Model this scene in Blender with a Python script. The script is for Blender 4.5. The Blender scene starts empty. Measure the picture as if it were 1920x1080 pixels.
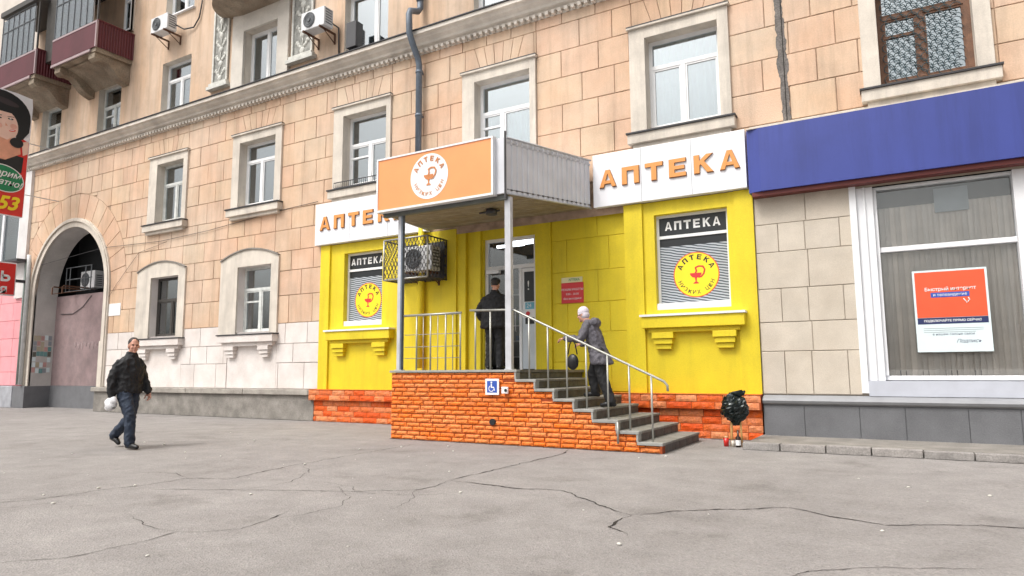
import bpy, math, random
from mathutils import Vector, Matrix, noise
random.seed(7)
S = bpy.context.scene
C = S.collection
R = math.radians
V = Vector

# ---------------------------------------------------------------- camera, sky, sun, exposure
cam = bpy.data.cameras.new("Camera")
cam.sensor_width = 36.0
cam.lens = 23.713
cam.clip_start = 0.1
cam.clip_end = 2000
camo = bpy.data.objects.new("Camera", cam)
C.objects.link(camo)
yaw, pitch, roll = 0.52540593, 0.12097515, -0.00684461
fwd = V((-math.sin(yaw) * math.cos(pitch), math.cos(yaw) * math.cos(pitch), math.sin(pitch)))
rgt = V((math.cos(yaw), math.sin(yaw), 0))
up = rgt.cross(fwd)
r2 = rgt * math.cos(roll) + up * math.sin(roll)
u2 = -rgt * math.sin(roll) + up * math.cos(roll)
Mc = Matrix((r2, u2, -fwd)).transposed().to_4x4()
CAM = V((0, -12.1, 1.2))
Mc.translation = CAM
camo.matrix_world = Mc
S.camera = camo

SUN_EL, SUN_AZ = R(56), R(205)      # azimuth clockwise from +Y
W = bpy.data.worlds.new("World")
S.world = W
W.use_nodes = True
nt = W.node_tree
nt.nodes.clear()
sky = nt.nodes.new("ShaderNodeTexSky")
sky.sky_type = 'NISHITA'
sky.sun_disc = False
sky.sun_elevation = SUN_EL
sky.sun_rotation = SUN_AZ
sky.air_density = 1.5
sky.dust_density = 9.0
sky.ozone_density = 1.0
hs = nt.nodes.new("ShaderNodeHueSaturation")
hs.inputs["Saturation"].default_value = 0.22
bg = nt.nodes.new("ShaderNodeBackground")
bg.inputs["Strength"].default_value = 0.15
wo = nt.nodes.new("ShaderNodeOutputWorld")
nt.links.new(sky.outputs[0], hs.inputs["Color"])
nt.links.new(hs.outputs[0], bg.inputs["Color"])
nt.links.new(bg.outputs[0], wo.inputs["Surface"])

sl = bpy.data.lights.new("Sun", 'SUN')
sl.energy = 0.95
sl.angle = R(12)
sl.color = (1.0, 0.96, 0.9)
so = bpy.data.objects.new("Sun", sl)
C.objects.link(so)
sd = V((math.sin(SUN_AZ) * math.cos(SUN_EL), math.cos(SUN_AZ) * math.cos(SUN_EL), math.sin(SUN_EL)))
so.rotation_euler = sd.to_track_quat('Z', 'Y').to_euler()
so.location = (0, -20, 25)

S.view_settings.view_transform = 'Standard'
S.view_settings.look = 'None'
S.view_settings.gamma = 1
S.view_settings.use_curve_mapping = False
S.view_settings.exposure = 0.37

# ---------------------------------------------------------------- materials
MATS = {}
def mat(name, col, rough=0.7, var=0.12, scale=3.0, fine=0.0, fscale=60.0, bump=0.0, bscale=80.0,
        metal=0.0, col2=None, c2amt=0.5, c2scale=1.2, streak=False, isl=0.0, emit=None, spec=0.5, hue=0.0, drip=0.0):
    if name in MATS: return MATS[name]
    m = bpy.data.materials.new(name)
    m.use_nodes = True
    n = m.node_tree.nodes; l = m.node_tree.links
    b = n["Principled BSDF"]
    b.inputs["Roughness"].default_value = rough
    b.inputs["Metallic"].default_value = metal
    b.inputs["Specular IOR Level"].default_value = spec
    geo = n.new("ShaderNodeNewGeometry")
    pos = geo.outputs["Position"]
    def nz(sc, detail=4, vec=None, rough_=0.55):
        t = n.new("ShaderNodeTexNoise"); t.inputs["Scale"].default_value = sc
        t.inputs["Detail"].default_value = detail; t.inputs["Roughness"].default_value = rough_
        l.new(vec if vec else pos, t.inputs["Vector"]); return t.outputs["Fac"]
    def rng(fac, a, b_, lo=0.3, hi=0.7):
        r = n.new("ShaderNodeMapRange"); r.inputs[1].default_value = lo; r.inputs[2].default_value = hi
        r.inputs[3].default_value = a; r.inputs[4].default_value = b_; l.new(fac, r.inputs[0]); return r.outputs[0]
    def mix(fac, a, b_, bt='MIX'):
        x = n.new("ShaderNodeMix"); x.data_type = 'RGBA'; x.blend_type = bt
        for i, v in ((0, fac), (6, a), (7, b_)):
            if hasattr(v, "node"): l.new(v, x.inputs[i])
            else: x.inputs[i].default_value = v if i == 0 else (*v, 1)
        return x.outputs[2]
    c = None
    if col2:
        vec = pos
        if streak:
            mp = n.new("ShaderNodeMapping"); mp.inputs["Scale"].default_value = (1, 1, 0.22)
            l.new(pos, mp.inputs["Vector"]); vec = mp.outputs[0]
        c = mix(rng(nz(c2scale, 5, vec, 0.65), 0.0, c2amt, 0.42, 0.68), col, col2)
    base = c if c else col
    if var > 0:
        g = rng(nz(scale, 5), 1 - var, 1 + var * 0.6)
        gg = n.new("ShaderNodeCombineColor")
        for i in range(3): l.new(g, gg.inputs[i])
        base = mix(1.0, base, gg.outputs[0], 'MULTIPLY')
    if fine > 0:
        g = rng(nz(fscale, 3), 1 - fine, 1 + fine)
        gg = n.new("ShaderNodeCombineColor")
        for i in range(3): l.new(g, gg.inputs[i])
        base = mix(1.0, base, gg.outputs[0], 'MULTIPLY')
    if drip > 0:
        mp2 = n.new("ShaderNodeMapping"); mp2.inputs["Scale"].default_value = (3.2, 3.2, 0.28)
        l.new(pos, mp2.inputs["Vector"])
        g = rng(nz(1.0, 6, mp2.outputs[0], 0.7), 1 - drip, 1.0, 0.36, 0.52)
        gg = n.new("ShaderNodeCombineColor")
        for i in range(3): l.new(g, gg.inputs[i])
        base = mix(1.0, base, gg.outputs[0], 'MULTIPLY')
        g = rng(nz(0.55, 7, None, 0.72), 1 - drip * .7, 1.0, 0.36, 0.5)
        gg = n.new("ShaderNodeCombineColor")
        for i in range(3): l.new(g, gg.inputs[i])
        base = mix(1.0, base, gg.outputs[0], 'MULTIPLY')
    if isl > 0:
        oi = n.new("ShaderNodeObjectInfo")
        ad = n.new("ShaderNodeMath"); ad.operation = 'ADD'
        l.new(oi.outputs["Random"], ad.inputs[0]); l.new(geo.outputs["Random Per Island"], ad.inputs[1])
        fr = n.new("ShaderNodeMath"); fr.operation = 'FRACT'; l.new(ad.outputs[0], fr.inputs[0])
        h = n.new("ShaderNodeHueSaturation")
        vr = n.new("ShaderNodeMapRange"); vr.inputs[3].default_value = 1 - isl; vr.inputs[4].default_value = 1 + isl * 0.7
        l.new(fr.outputs[0], vr.inputs[0]); l.new(vr.outputs[0], h.inputs["Value"])
        m2 = n.new("ShaderNodeMath"); m2.operation = 'MULTIPLY'; m2.inputs[1].default_value = 7.3
        l.new(fr.outputs[0], m2.inputs[0])
        f2 = n.new("ShaderNodeMath"); f2.operation = 'FRACT'; l.new(m2.outputs[0], f2.inputs[0])
        hr = n.new("ShaderNodeMapRange"); hr.inputs[3].default_value = 0.5 - hue; hr.inputs[4].default_value = 0.5 + hue
        l.new(f2.outputs[0], hr.inputs[0]); l.new(hr.outputs[0], h.inputs["Hue"])
        sr = n.new("ShaderNodeMapRange"); sr.inputs[3].default_value = 1 + isl; sr.inputs[4].default_value = 1 - isl
        l.new(f2.outputs[0], sr.inputs[0]); l.new(sr.outputs[0], h.inputs["Saturation"])
        if hasattr(base, "node"): l.new(base, h.inputs["Color"])
        else: h.inputs["Color"].default_value = (*base, 1)
        base = h.outputs[0]
    if hasattr(base, "node"): l.new(base, b.inputs["Base Color"])
    else: b.inputs["Base Color"].default_value = (*base, 1)
    if bump > 0:
        bn = n.new("ShaderNodeBump"); bn.inputs["Strength"].default_value = bump; bn.inputs["Distance"].default_value = 0.02
        l.new(nz(bscale, 6), bn.inputs["Height"]); l.new(bn.outputs[0], b.inputs["Normal"])
    if emit:
        b.inputs["Emission Color"].default_value = (*col, 1); b.inputs["Emission Strength"].default_value = emit
    MATS[name] = m
    return m

def glass_mat(name, refl=0.32, tint=(0.75, 0.82, 0.84), rough=0.02):
    if name in MATS: return MATS[name]
    m = bpy.data.materials.new(name); m.use_nodes = True
    n = m.node_tree.nodes; l = m.node_tree.links; n.clear()
    o = n.new("ShaderNodeOutputMaterial"); mx = n.new("ShaderNodeMixShader")
    t = n.new("ShaderNodeBsdfTransparent"); t.inputs[0].default_value = (*tint, 1)
    g = n.new("ShaderNodeBsdfGlossy"); g.inputs["Color"].default_value = (0.95, 0.98, 1, 1); g.inputs["Roughness"].default_value = rough
    lw = n.new("ShaderNodeLayerWeight"); lw.inputs[0].default_value = 0.35
    mr = n.new("ShaderNodeMapRange"); mr.inputs[3].default_value = refl; mr.inputs[4].default_value = 0.95
    ns = n.new("ShaderNodeTexNoise"); ns.inputs["Scale"].default_value = 1.3
    bp = n.new("ShaderNodeBump"); bp.inputs["Strength"].default_value = 0.16
    geo = n.new("ShaderNodeNewGeometry"); l.new(geo.outputs["Position"], ns.inputs["Vector"])
    l.new(ns.outputs[0], bp.inputs["Height"]); l.new(bp.outputs[0], g.inputs["Normal"])
    l.new(lw.outputs["Fresnel"], mr.inputs[0]); l.new(mr.outputs[0], mx.inputs[0])
    l.new(t.outputs[0], mx.inputs[1]); l.new(g.outputs[0], mx.inputs[2]); l.new(mx.outputs[0], o.inputs[0])
    MATS[name] = m; return m

M_peach = mat("peach_block", (0.63, 0.425, 0.288), 0.85, 0.10, 1.6, 0.07, 45, 0.35, 50, col2=(0.67, 0.54, 0.42), c2amt=0.85, c2scale=0.3, isl=0.03, hue=0.006, drip=0.17)
M_peachwall = mat("peach_plaster", (0.63, 0.48, 0.36), 0.85, 0.12, 0.9, 0.05, 40, 0.2, 60, col2=(0.58, 0.34, 0.18), c2amt=0.55, c2scale=0.9, streak=True, drip=0.2)
M_joint = mat("joint_mortar", (0.44, 0.31, 0.22), 0.9, 0.3, 6)
M_jointw = mat("joint_pale", (0.50, 0.45, 0.42), 0.9, 0.2, 6)
M_whiteblk = mat("whitewashed_block", (0.72, 0.67, 0.64), 0.85, 0.10, 2.0, 0.06, 50, 0.25, 60, col2=(0.58, 0.50, 0.45), c2amt=0.5, c2scale=1.5, isl=0.04)
M_trim = mat("pale_trim", (0.68, 0.62, 0.54), 0.8, 0.12, 2.5, 0.06, 60, 0.25, 60, col2=(0.46, 0.41, 0.36), c2amt=0.45, c2scale=2.2, streak=True, drip=0.15)
M_cornice = mat("cornice_plaster", (0.70, 0.65, 0.58), 0.8, 0.15, 2.0, 0.06, 60, 0.25, 60, col2=(0.42, 0.38, 0.34), c2amt=0.5, c2scale=1.8)
M_flash = mat("dark_flashing", (0.035, 0.035, 0.04), 0.5, 0.2, 4)
M_white = mat("white_paint", (0.78, 0.79, 0.81), 0.45, 0.06, 3)
M_pvc = mat("white_window_frame", (0.80, 0.81, 0.82), 0.4, 0.05, 4)
M_oldwhite = mat("old_white_frame", (0.62, 0.64, 0.62), 0.6, 0.2, 6)
M_brownwood = mat("brown_wood_frame", (0.16, 0.075, 0.04), 0.6, 0.35, 8, 0.2, 60, 0.2, 50)
M_darkwood = mat("dark_wood_frame", (0.05, 0.045, 0.04), 0.6, 0.2, 8)
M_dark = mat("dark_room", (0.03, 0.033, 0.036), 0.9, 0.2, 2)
M_curtain = mat("lace_curtain", (0.72, 0.75, 0.76), 0.9, 0.1, 4, 0.08, 70)
M_curtgrey = mat("grey_curtain", (0.36, 0.38, 0.38), 0.9, 0.2, 5, 0.1, 60)
M_lace = mat("blue_lace", (0.62, 0.74, 0.80), 0.9, 0.1, 5, 0.1, 60)
M_glass = glass_mat("window_glass", 0.25)
M_glass2 = glass_mat("shop_glass", 0.03, (0.93, 0.94, 0.94))
M_yellow = mat("yellow_wall_paint", (0.76, 0.60, 0.015), 0.6, 0.10, 1.2, 0.06, 50, 0.25, 60, col2=(0.66, 0.50, 0.012), c2amt=0.4, c2scale=1.3, streak=True, drip=0.10)
M_yeljoint = mat("yellow_joint", (0.36, 0.25, 0.01), 0.8, 0.1, 3)
M_orangebrick = mat("orange_painted_brick", (0.76, 0.185, 0.022), 0.65, 0.18, 11, 0.30, 26, 0.8, 30, col2=(0.76, 0.22, 0.045), c2amt=0.6, c2scale=16, isl=0.035, hue=0.004)
M_redbrick = mat("red_orange_brick", (0.72, 0.155, 0.025), 0.65, 0.2, 9, 0.2, 40, 0.6, 35, col2=(0.72, 0.20, 0.09), c2amt=0.7, c2scale=12, isl=0.10, hue=0.012)
M_brickjoint = mat("orange_joint", (0.30, 0.055, 0.012), 0.9, 0.3, 12)
M_cream = mat("cream_stone", (0.56, 0.50, 0.42), 0.85, 0.10, 2.5, 0.08, 60, 0.25, 60, col2=(0.47, 0.40, 0.32), c2amt=0.5, c2scale=1.6, isl=0.04)
M_creamj = mat("cream_joint", (0.42, 0.36, 0.29), 0.9, 0.1, 5)
M_plinthgrey = mat("dark_grey_plinth", (0.15, 0.153, 0.163), 0.7, 0.15, 3, 0.12, 60, 0.2, 60, isl=0.06)
M_ledgegrey = mat("light_grey_ledge", (0.27, 0.275, 0.29), 0.6, 0.15, 3)
M_concrete = mat("old_concrete", (0.27, 0.25, 0.225), 0.9, 0.25, 3, 0.15, 50, 0.5, 40, col2=(0.15, 0.14, 0.125), c2amt=0.6, c2scale=2.5)
M_kerb = mat("kerb_concrete", (0.30, 0.28, 0.265), 0.9, 0.25, 4, 0.18, 50, 0.5, 40, isl=0.12)
M_orange = mat("orange_sign_face", (0.86, 0.32, 0.115), 0.4, 0.07, 1.5)
M_letter = mat("orange_letter", (0.72, 0.30, 0.08), 0.4, 0.05, 3)
M_letterside = mat("brown_letter_edge", (0.30, 0.12, 0.04), 0.5, 0.1, 3)
M_signwhite = mat("white_sign_face", (0.80, 0.81, 0.85), 0.35, 0.04, 1.5)
M_blue = mat("blue_sign_face", (0.036, 0.055, 0.27), 0.45, 0.12, 0.8, drip=0.15)
M_maroon = mat("maroon_strip", (0.12, 0.014, 0.01), 0.5, 0.1, 3)
M_steel = mat("galvanised_metal", (0.50, 0.51, 0.53), 0.4, 0.1, 5, metal=0.35)
M_greymetal = mat("grey_sheet_metal", (0.64, 0.65, 0.69), 0.5, 0.10, 2)
M_railmetal = mat("pale_rail_metal", (0.38, 0.38, 0.35), 0.35, 0.1, 8, metal=0.4)
M_darkmetal = mat("dark_grille_metal", (0.05, 0.05, 0.055), 0.5, 0.2, 9)
M_soffit = mat("brown_soffit_board", (0.30, 0.25, 0.17), 0.7, 0.3, 5, 0.15, 50, isl=0.12)
M_pipe = mat("grey_drainpipe", (0.13, 0.16, 0.20), 0.5, 0.25, 5, metal=0.2)
M_pipewhite = mat("white_drainpipe", (0.6, 0.62, 0.62), 0.5, 0.2, 5)
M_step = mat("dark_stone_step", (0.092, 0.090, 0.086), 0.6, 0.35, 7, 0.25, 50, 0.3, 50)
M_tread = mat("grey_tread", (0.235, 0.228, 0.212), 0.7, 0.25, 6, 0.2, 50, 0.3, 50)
M_burg = mat("burgundy_sheet", (0.115, 0.016, 0.022), 0.45, 0.15, 2)
M_burg2 = mat("burgundy_front_sheet", (0.095, 0.022, 0.030), 0.75, 0.2, 1.2)
M_burgtrim = mat("pale_mauve_trim", (0.36, 0.27, 0.28), 0.5, 0.1, 3)
M_balcconc = mat("weathered_balcony_concrete", (0.34, 0.28, 0.21), 0.9, 0.35, 5, 0.25, 30, 0.6, 30, col2=(0.16, 0.11, 0.075), c2amt=0.8, c2scale=2.5)
M_pink = mat("pink_painted_stone", (0.78, 0.33, 0.36), 0.75, 0.10, 2, 0.06, 60, 0.2, 60, isl=0.04)
M_pinkj = mat("pink_joint", (0.5, 0.2, 0.22), 0.8, 0.1, 5)
M_mauve = mat("faded_mauve_wall", (0.30, 0.215, 0.215), 0.85, 0.2, 1.5, 0.12, 50, 0.3, 60, col2=(0.20, 0.155, 0.155), c2amt=0.7, c2scale=2.2)
M_reveal = mat("grey_reveal_plaster", (0.54, 0.52, 0.50), 0.85, 0.15, 2, 0.1, 50, 0.3, 50)
M_red = mat("red_print", (0.62, 0.03, 0.035), 0.45, 0.08, 3)
M_redsign = mat("red_sign_face", (0.72, 0.035, 0.03), 0.4, 0.06, 3)
M_pwhite = mat("white_print", (0.80, 0.80, 0.80), 0.5, 0.03, 3)
M_pblack = mat("black_print", (0.014, 0.017, 0.02), 0.4, 0.1, 3)
M_pnavy = mat("navy_print", (0.02, 0.03, 0.11), 0.45, 0.1, 3)
M_pblue = mat("blue_print", (0.03, 0.09, 0.42), 0.45, 0.1, 3)
M_porange = mat("orange_red_print", (0.72, 0.10, 0.035), 0.45, 0.08, 3)
M_pyellow = mat("yellow_print", (0.90, 0.70, 0.02), 0.45, 0.05, 3)
M_pgreen = mat("green_print", (0.01, 0.22, 0.09), 0.45, 0.1, 3)
M_pskin = mat("skin_print", (0.75, 0.36, 0.24), 0.45, 0.15, 4)
M_pskin2 = mat("light_skin_print", (0.85, 0.58, 0.48), 0.45, 0.1, 4)
M_ppale = mat("pale_blue_print", (0.66, 0.76, 0.78), 0.5, 0.05, 3)
M_pgrey = mat("grey_print", (0.28, 0.31, 0.34), 0.5, 0.05, 3)
M_lamp = mat("lit_tube_light", (0.9, 0.95, 1.0), 0.5, 0, emit=5)
M_blind = mat("taupe_vertical_blind", (0.86, 0.78, 0.71), 0.9, 0.1, 4, isl=0.12)
M_skin = mat("skin", (0.55, 0.28, 0.20), 0.55, 0.08, 20)
M_blackcloth = mat("black_jacket_cloth", (0.012, 0.012, 0.014), 0.75, 0.3, 12, 0.2, 90, 0.3, 60)
M_navycloth = mat("dark_navy_cloth", (0.014, 0.012, 0.022), 0.75, 0.3, 12, 0.2, 90, 0.3, 60)
M_jeans = mat("dark_blue_jeans", (0.018, 0.028, 0.052), 0.8, 0.35, 9, 0.2, 90, 0.3, 60, col2=(0.05, 0.07, 0.10), c2amt=0.5, c2scale=7)
M_greycoat = mat("grey_quilted_coat", (0.105, 0.098, 0.115), 0.7, 0.25, 10, 0.3, 70, 0.4, 50)
M_hat = mat("pale_lilac_knit", (0.66, 0.60, 0.66), 0.9, 0.12, 30, 0.15, 90, 0.4, 90)
M_hair = mat("dark_grey_hair", (0.035, 0.028, 0.025), 0.7, 0.3, 40)
M_leather = mat("black_leather", (0.01, 0.01, 0.011), 0.35, 0.1, 8)
M_bag = mat("white_plastic_bag", (0.7, 0.7, 0.72), 0.4, 0.15, 20)
M_foil = mat("dark_green_foil", (0.008, 0.014, 0.014), 0.22, 0.5, 14, metal=0.3)
M_stick = mat("pale_wood_stick", (0.62, 0.36, 0.13), 0.6, 0.2, 12)
M_crack = mat("crack_dirt", (0.022, 0.018, 0.016), 0.95, 0.2, 8)
M_render = mat("grey_render_patch", (0.17, 0.155, 0.145), 0.95, 0.35, 8, 0.3, 40, 0.6, 40)
M_acwhite = mat("ac_casing", (0.68, 0.69, 0.70), 0.45, 0.1, 4)
M_fan = mat("fan_grey", (0.10, 0.11, 0.12), 0.5, 0.2, 9)
M_rust = mat("rusty_bracket", (0.12, 0.055, 0.03), 0.8, 0.3, 12)

def asphalt():
    m = bpy.data.materials.new("asphalt"); m.use_nodes = True
    n = m.node_tree.nodes; l = m.node_tree.links; b = n["Principled BSDF"]
    geo = n.new("ShaderNodeNewGeometry")
    def nz(sc, d, r=0.6):
        t = n.new("ShaderNodeTexNoise"); t.inputs["Scale"].default_value = sc; t.inputs["Detail"].default_value = d
        t.inputs["Roughness"].default_value = r; l.new(geo.outputs["Position"], t.inputs["Vector"]); return t.outputs["Fac"]
    def ramp(f, pts):
        r = n.new("ShaderNodeValToRGB"); l.new(f, r.inputs[0])
        while len(r.color_ramp.elements) < len(pts): r.color_ramp.elements.new(0.5)
        for e, (p, c) in zip(r.color_ramp.elements, pts): e.position = p; e.color = (*c, 1)
        return r.outputs[0]
    def mul(a, c, f=1.0):
        x = n.new("ShaderNodeMix"); x.data_type = 'RGBA'; x.blend_type = 'MULTIPLY'; x.inputs[0].default_value = f
        l.new(a, x.inputs[6]); l.new(c, x.inputs[7]); return x.outputs[2]
    big = ramp(nz(0.22, 6, 0.62), [(0.3, (0.228, 0.213, 0.203)), (0.5, (0.262, 0.246, 0.236)), (0.72, (0.300, 0.283, 0.272))])
    mid = ramp(nz(2.4, 6), [(0.3, (0.86, 0.86, 0.86)), (0.7, (1.10, 1.10, 1.10))])
    vo = n.new("ShaderNodeTexVoronoi"); vo.inputs["Scale"].default_value = 75; l.new(geo.outputs["Position"], vo.inputs["Vector"])
    sp = n.new("ShaderNodeSeparateColor"); l.new(vo.outputs["Color"], sp.inputs[0])
    grit = ramp(sp.outputs[0], [(0.0, (0.80, 0.80, 0.81)), (0.25, (0.97, 0.97, 0.97)), (0.8, (1.04, 1.04, 1.04)), (1.0, (1.18, 1.17, 1.15))])
    grit2 = ramp(nz(28, 4, 0.7), [(0.3, (0.88, 0.88, 0.88)), (0.7, (1.10, 1.10, 1.10))])
    stain = ramp(nz(0.9, 7, 0.7), [(0.28, (0.70, 0.69, 0.68)), (0.44, (1, 1, 1)), (1, (1, 1, 1))])
    c = mul(mul(mul(mul(big, mid), grit, 0.9), grit2), stain)
    l.new(c, b.inputs["Base Color"]); b.inputs["Roughness"].default_value = 0.9
    bn = n.new("ShaderNodeBump"); bn.inputs["Strength"].default_value = 0.5; bn.inputs["Distance"].default_value = 0.01
    l.new(vo.outputs["Distance"], bn.inputs["Height"]); l.new(bn.outputs[0], b.inputs["Normal"])
    return m

def stripes_mat():  # blind-slat reflections painted as wavy light and dark stripes
    m = bpy.data.materials.new("painted_slat_reflection"); m.use_nodes = True
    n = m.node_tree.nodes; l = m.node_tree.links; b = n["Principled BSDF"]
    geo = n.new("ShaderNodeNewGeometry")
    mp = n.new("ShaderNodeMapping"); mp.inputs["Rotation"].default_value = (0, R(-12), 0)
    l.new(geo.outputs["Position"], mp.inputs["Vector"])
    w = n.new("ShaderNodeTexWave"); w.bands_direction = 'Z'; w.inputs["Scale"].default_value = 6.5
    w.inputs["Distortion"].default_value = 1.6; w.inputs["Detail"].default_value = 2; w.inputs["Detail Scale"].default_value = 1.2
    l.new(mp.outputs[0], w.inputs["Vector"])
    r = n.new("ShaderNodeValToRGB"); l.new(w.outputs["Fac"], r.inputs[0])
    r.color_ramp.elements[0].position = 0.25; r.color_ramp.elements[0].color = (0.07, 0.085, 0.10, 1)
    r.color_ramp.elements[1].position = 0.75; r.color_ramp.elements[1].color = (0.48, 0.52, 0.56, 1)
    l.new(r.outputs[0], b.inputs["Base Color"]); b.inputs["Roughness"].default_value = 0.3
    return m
M_asphalt = asphalt()
M_stripes = stripes_mat()

# ---------------------------------------------------------------- mesh helpers
class MB:
    def __init__(self): self.v = []; self.f = []; self.m = []; self.s = []
    def add(self, vs, fs, mi=0, M=None, smooth=False):
        o = len(self.v)
        self.v += [(M @ V(p)) if M else V(p) for p in vs]
        for f in fs:
            self.f.append([i + o for i in f]); self.m.append(mi); self.s.append(smooth)
        return self
    def box(self, x0, x1, y0, y1, z0, z1, mi=0, M=None):
        vs = [(x0, y0, z0), (x1, y0, z0), (x1, y1, z0), (x0, y1, z0), (x0, y0, z1), (x1, y0, z1), (x1, y1, z1), (x0, y1, z1)]
        return self.add(vs, [(0, 3, 2, 1), (4, 5, 6, 7), (0, 1, 5, 4), (1, 2, 6, 5), (2, 3, 7, 6), (3, 0, 4, 7)], mi, M)
    def quad(self, a, b, c, d, mi=0): return self.add([a, b, c, d], [(0, 1, 2, 3)], mi)
    def prism(self, pts, n, mi=0):      # pts: planar loop of 3D points, extruded by vector n
        k = len(pts); n = V(n)
        vs = [V(p) for p in pts] + [V(p) + n for p in pts]
        fs = [tuple(range(k)), tuple(range(2 * k - 1, k - 1, -1))] + [(i, i + k, (i + 1) % k + k, (i + 1) % k) for i in range(k)]
        return self.add(vs, fs, mi)
    def tube(self, pts, r, seg=8, mi=0, caps=True, rr=None):
        pts = [V(p) for p in pts]; vs = []; fs = []
        prev = None
        for i, p in enumerate(pts):
            d = (pts[min(i + 1, len(pts) - 1)] - pts[max(i - 1, 0)]).normalized()
            if prev is None:
                a = V((0, 0, 1)) if abs(d.z) < 0.9 else V((1, 0, 0))
                u = d.cross(a).normalized()
            else: u = (prev - d * prev.dot(d)).normalized()
            prev = u; w = d.cross(u)
            ri = rr[i] if rr else r
            for k in range(seg):
                t = 2 * math.pi * k / seg
                vs.append(p + u * math.cos(t) * ri + w * math.sin(t) * ri)
        for i in range(len(pts) - 1):
            for k in range(seg):
                fs.append((i * seg + k, i * seg + (k + 1) % seg, (i + 1) * seg + (k + 1) % seg, (i + 1) * seg + k))
        self.add(vs, fs, mi, smooth=True)
        if caps:
            o = len(self.v) - len(vs)
            self.f.append([o + k for k in range(seg)][::-1]); self.m.append(mi); self.s.append(False)
            self.f.append([o + (len(pts) - 1) * seg + k for k in range(seg)]); self.m.append(mi); self.s.append(False)
        return self
    def ell(self, c, r, seg=16, rings=10, mi=0, M=None):
        vs = [(c[0], c[1], c[2] - r[2])]; fs = []
        for i in range(1, rings):
            a = -math.pi / 2 + math.pi * i / rings
            for k in range(seg):
                t = 2 * math.pi * k / seg
                vs.append((c[0] + r[0] * math.cos(a) * math.cos(t), c[1] + r[1] * math.cos(a) * math.sin(t), c[2] + r[2] * math.sin(a)))
        vs.append((c[0], c[1], c[2] + r[2]))
        for k in range(seg): fs.append((0, 1 + (k + 1) % seg, 1 + k))
        for i in range(rings - 2):
            for k in range(seg):
                fs.append((1 + i * seg + k, 1 + i * seg + (k + 1) % seg, 1 + (i + 1) * seg + (k + 1) % seg, 1 + (i + 1) * seg + k))
        o = 1 + (rings - 2) * seg
        for k in range(seg): fs.append((o + k, o + (k + 1) % seg, len(vs) - 1))
        return self.add(vs, fs, mi, M, smooth=True)
    def loft(self, secs, seg=16, mi=0):     # secs: (centre, rx, ry[, yaw]) horizontal ellipses
        vs = []; fs = []
        for s in secs:
            c = V(s[0]); a = s[3] if len(s) > 3 else 0
            for k in range(seg):
                t = 2 * math.pi * k / seg
                x = s[1] * math.cos(t); y = s[2] * math.sin(t)
                vs.append(c + V((x * math.cos(a) - y * math.sin(a), x * math.sin(a) + y * math.cos(a), 0)))
        for i in range(len(secs) - 1):
            for k in range(seg):
                fs.append((i * seg + k, i * seg + (k + 1) % seg, (i + 1) * seg + (k + 1) % seg, (i + 1) * seg + k))
        fs.append(tuple(range(seg))[::-1]); fs.append(tuple((len(secs) - 1) * seg + k for k in range(seg)))
        return self.add(vs, fs, mi, smooth=True)
    def text(self, body, size, M, mi=0, extrude=0.0, offset=0.0, sx=1.0, align='CENTER', shear=0.0):
        vs, fs = text_geo(body, size, extrude, offset, sx, align, shear)
        return self.add(vs, fs, mi, M)

_tc = {}
def text_geo(body, size, extrude, offset, sx, align, shear=0.0):
    k = (body, size, extrude, offset, sx, align, shear)
    if k in _tc: return _tc[k]
    c = bpy.data.curves.new("text_outline", 'FONT'); c.body = body; c.size = size; c.extrude = extrude; c.offset = offset
    c.align_x = align; c.align_y = 'CENTER'; c.resolution_u = 3; c.shear = shear
    o = bpy.data.objects.new("text_outline", c); C.objects.link(o)
    dg = bpy.context.evaluated_depsgraph_get(); dg.update()
    m = bpy.data.meshes.new_from_object(o.evaluated_get(dg))
    vs = [(v.co.x * sx, v.co.y, v.co.z) for v in m.vertices]; fs = [tuple(p.vertices) for p in m.polygons]
    bpy.data.objects.remove(o); bpy.data.curves.remove(c); bpy.data.meshes.remove(m)
    _tc[k] = (vs, fs); return vs, fs

WO = {}
def world_origin(o): return WO[o.name] if o else V((0, 0, 0))
def link(name, me, origin, parent):
    o = bpy.data.objects.new(name, me); C.objects.link(o)
    o.location = origin - world_origin(parent)
    if parent: o.parent = parent
    WO[o.name] = origin
    return o
def obj(name, mb, mats, parent=None, origin=None, kind=None, bevel=0.0):
    if not isinstance(mats, (list, tuple)): mats = [mats]
    xs = [p.x for p in mb.v]; ys = [p.y for p in mb.v]; zs = [p.z for p in mb.v]
    if origin is None: origin = V(((min(xs) + max(xs)) / 2, (min(ys) + max(ys)) / 2, min(zs)))
    else: origin = V(origin)
    me = bpy.data.meshes.new(name)
    me.from_pydata([p - origin for p in mb.v], [], mb.f)
    for m in mats: me.materials.append(m)
    me.polygons.foreach_set("material_index", mb.m)
    me.polygons.foreach_set("use_smooth", mb.s)
    me.update()
    o = link(name, me, origin, parent)
    if kind: o["kind"] = kind
    if bevel > 0:
        b = o.modifiers.new("Bevel", 'BEVEL'); b.width = bevel; b.segments = 2; b.limit_method = 'ANGLE'; b.angle_limit = R(40)
    return o
def thing(name, label, cat, loc, group=None):
    o = bpy.data.objects.new(name, None); C.objects.link(o); o.location = loc; o.empty_display_size = 0.2
    WO[o.name] = V(loc); o["label"] = label; o["category"] = cat
    if group: o["group"] = group
    return o
def tag(o, label, cat, group=None):
    o["label"] = label; o["category"] = cat
    if group: o["group"] = group
    return o
def B(*a, **k): return MB().box(*a, **k)
def facM(x, y, z, rot=0.0):      # 2D print plane on a wall: u -> +X, v -> +Z, normal -> -Y
    m = Matrix(((1, 0, 0), (0, 0, -1), (0, 1, 0))).to_4x4()
    m.translation = V((x, y, z))
    return m @ Matrix.Rotation(rot, 4, 'Z')
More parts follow.
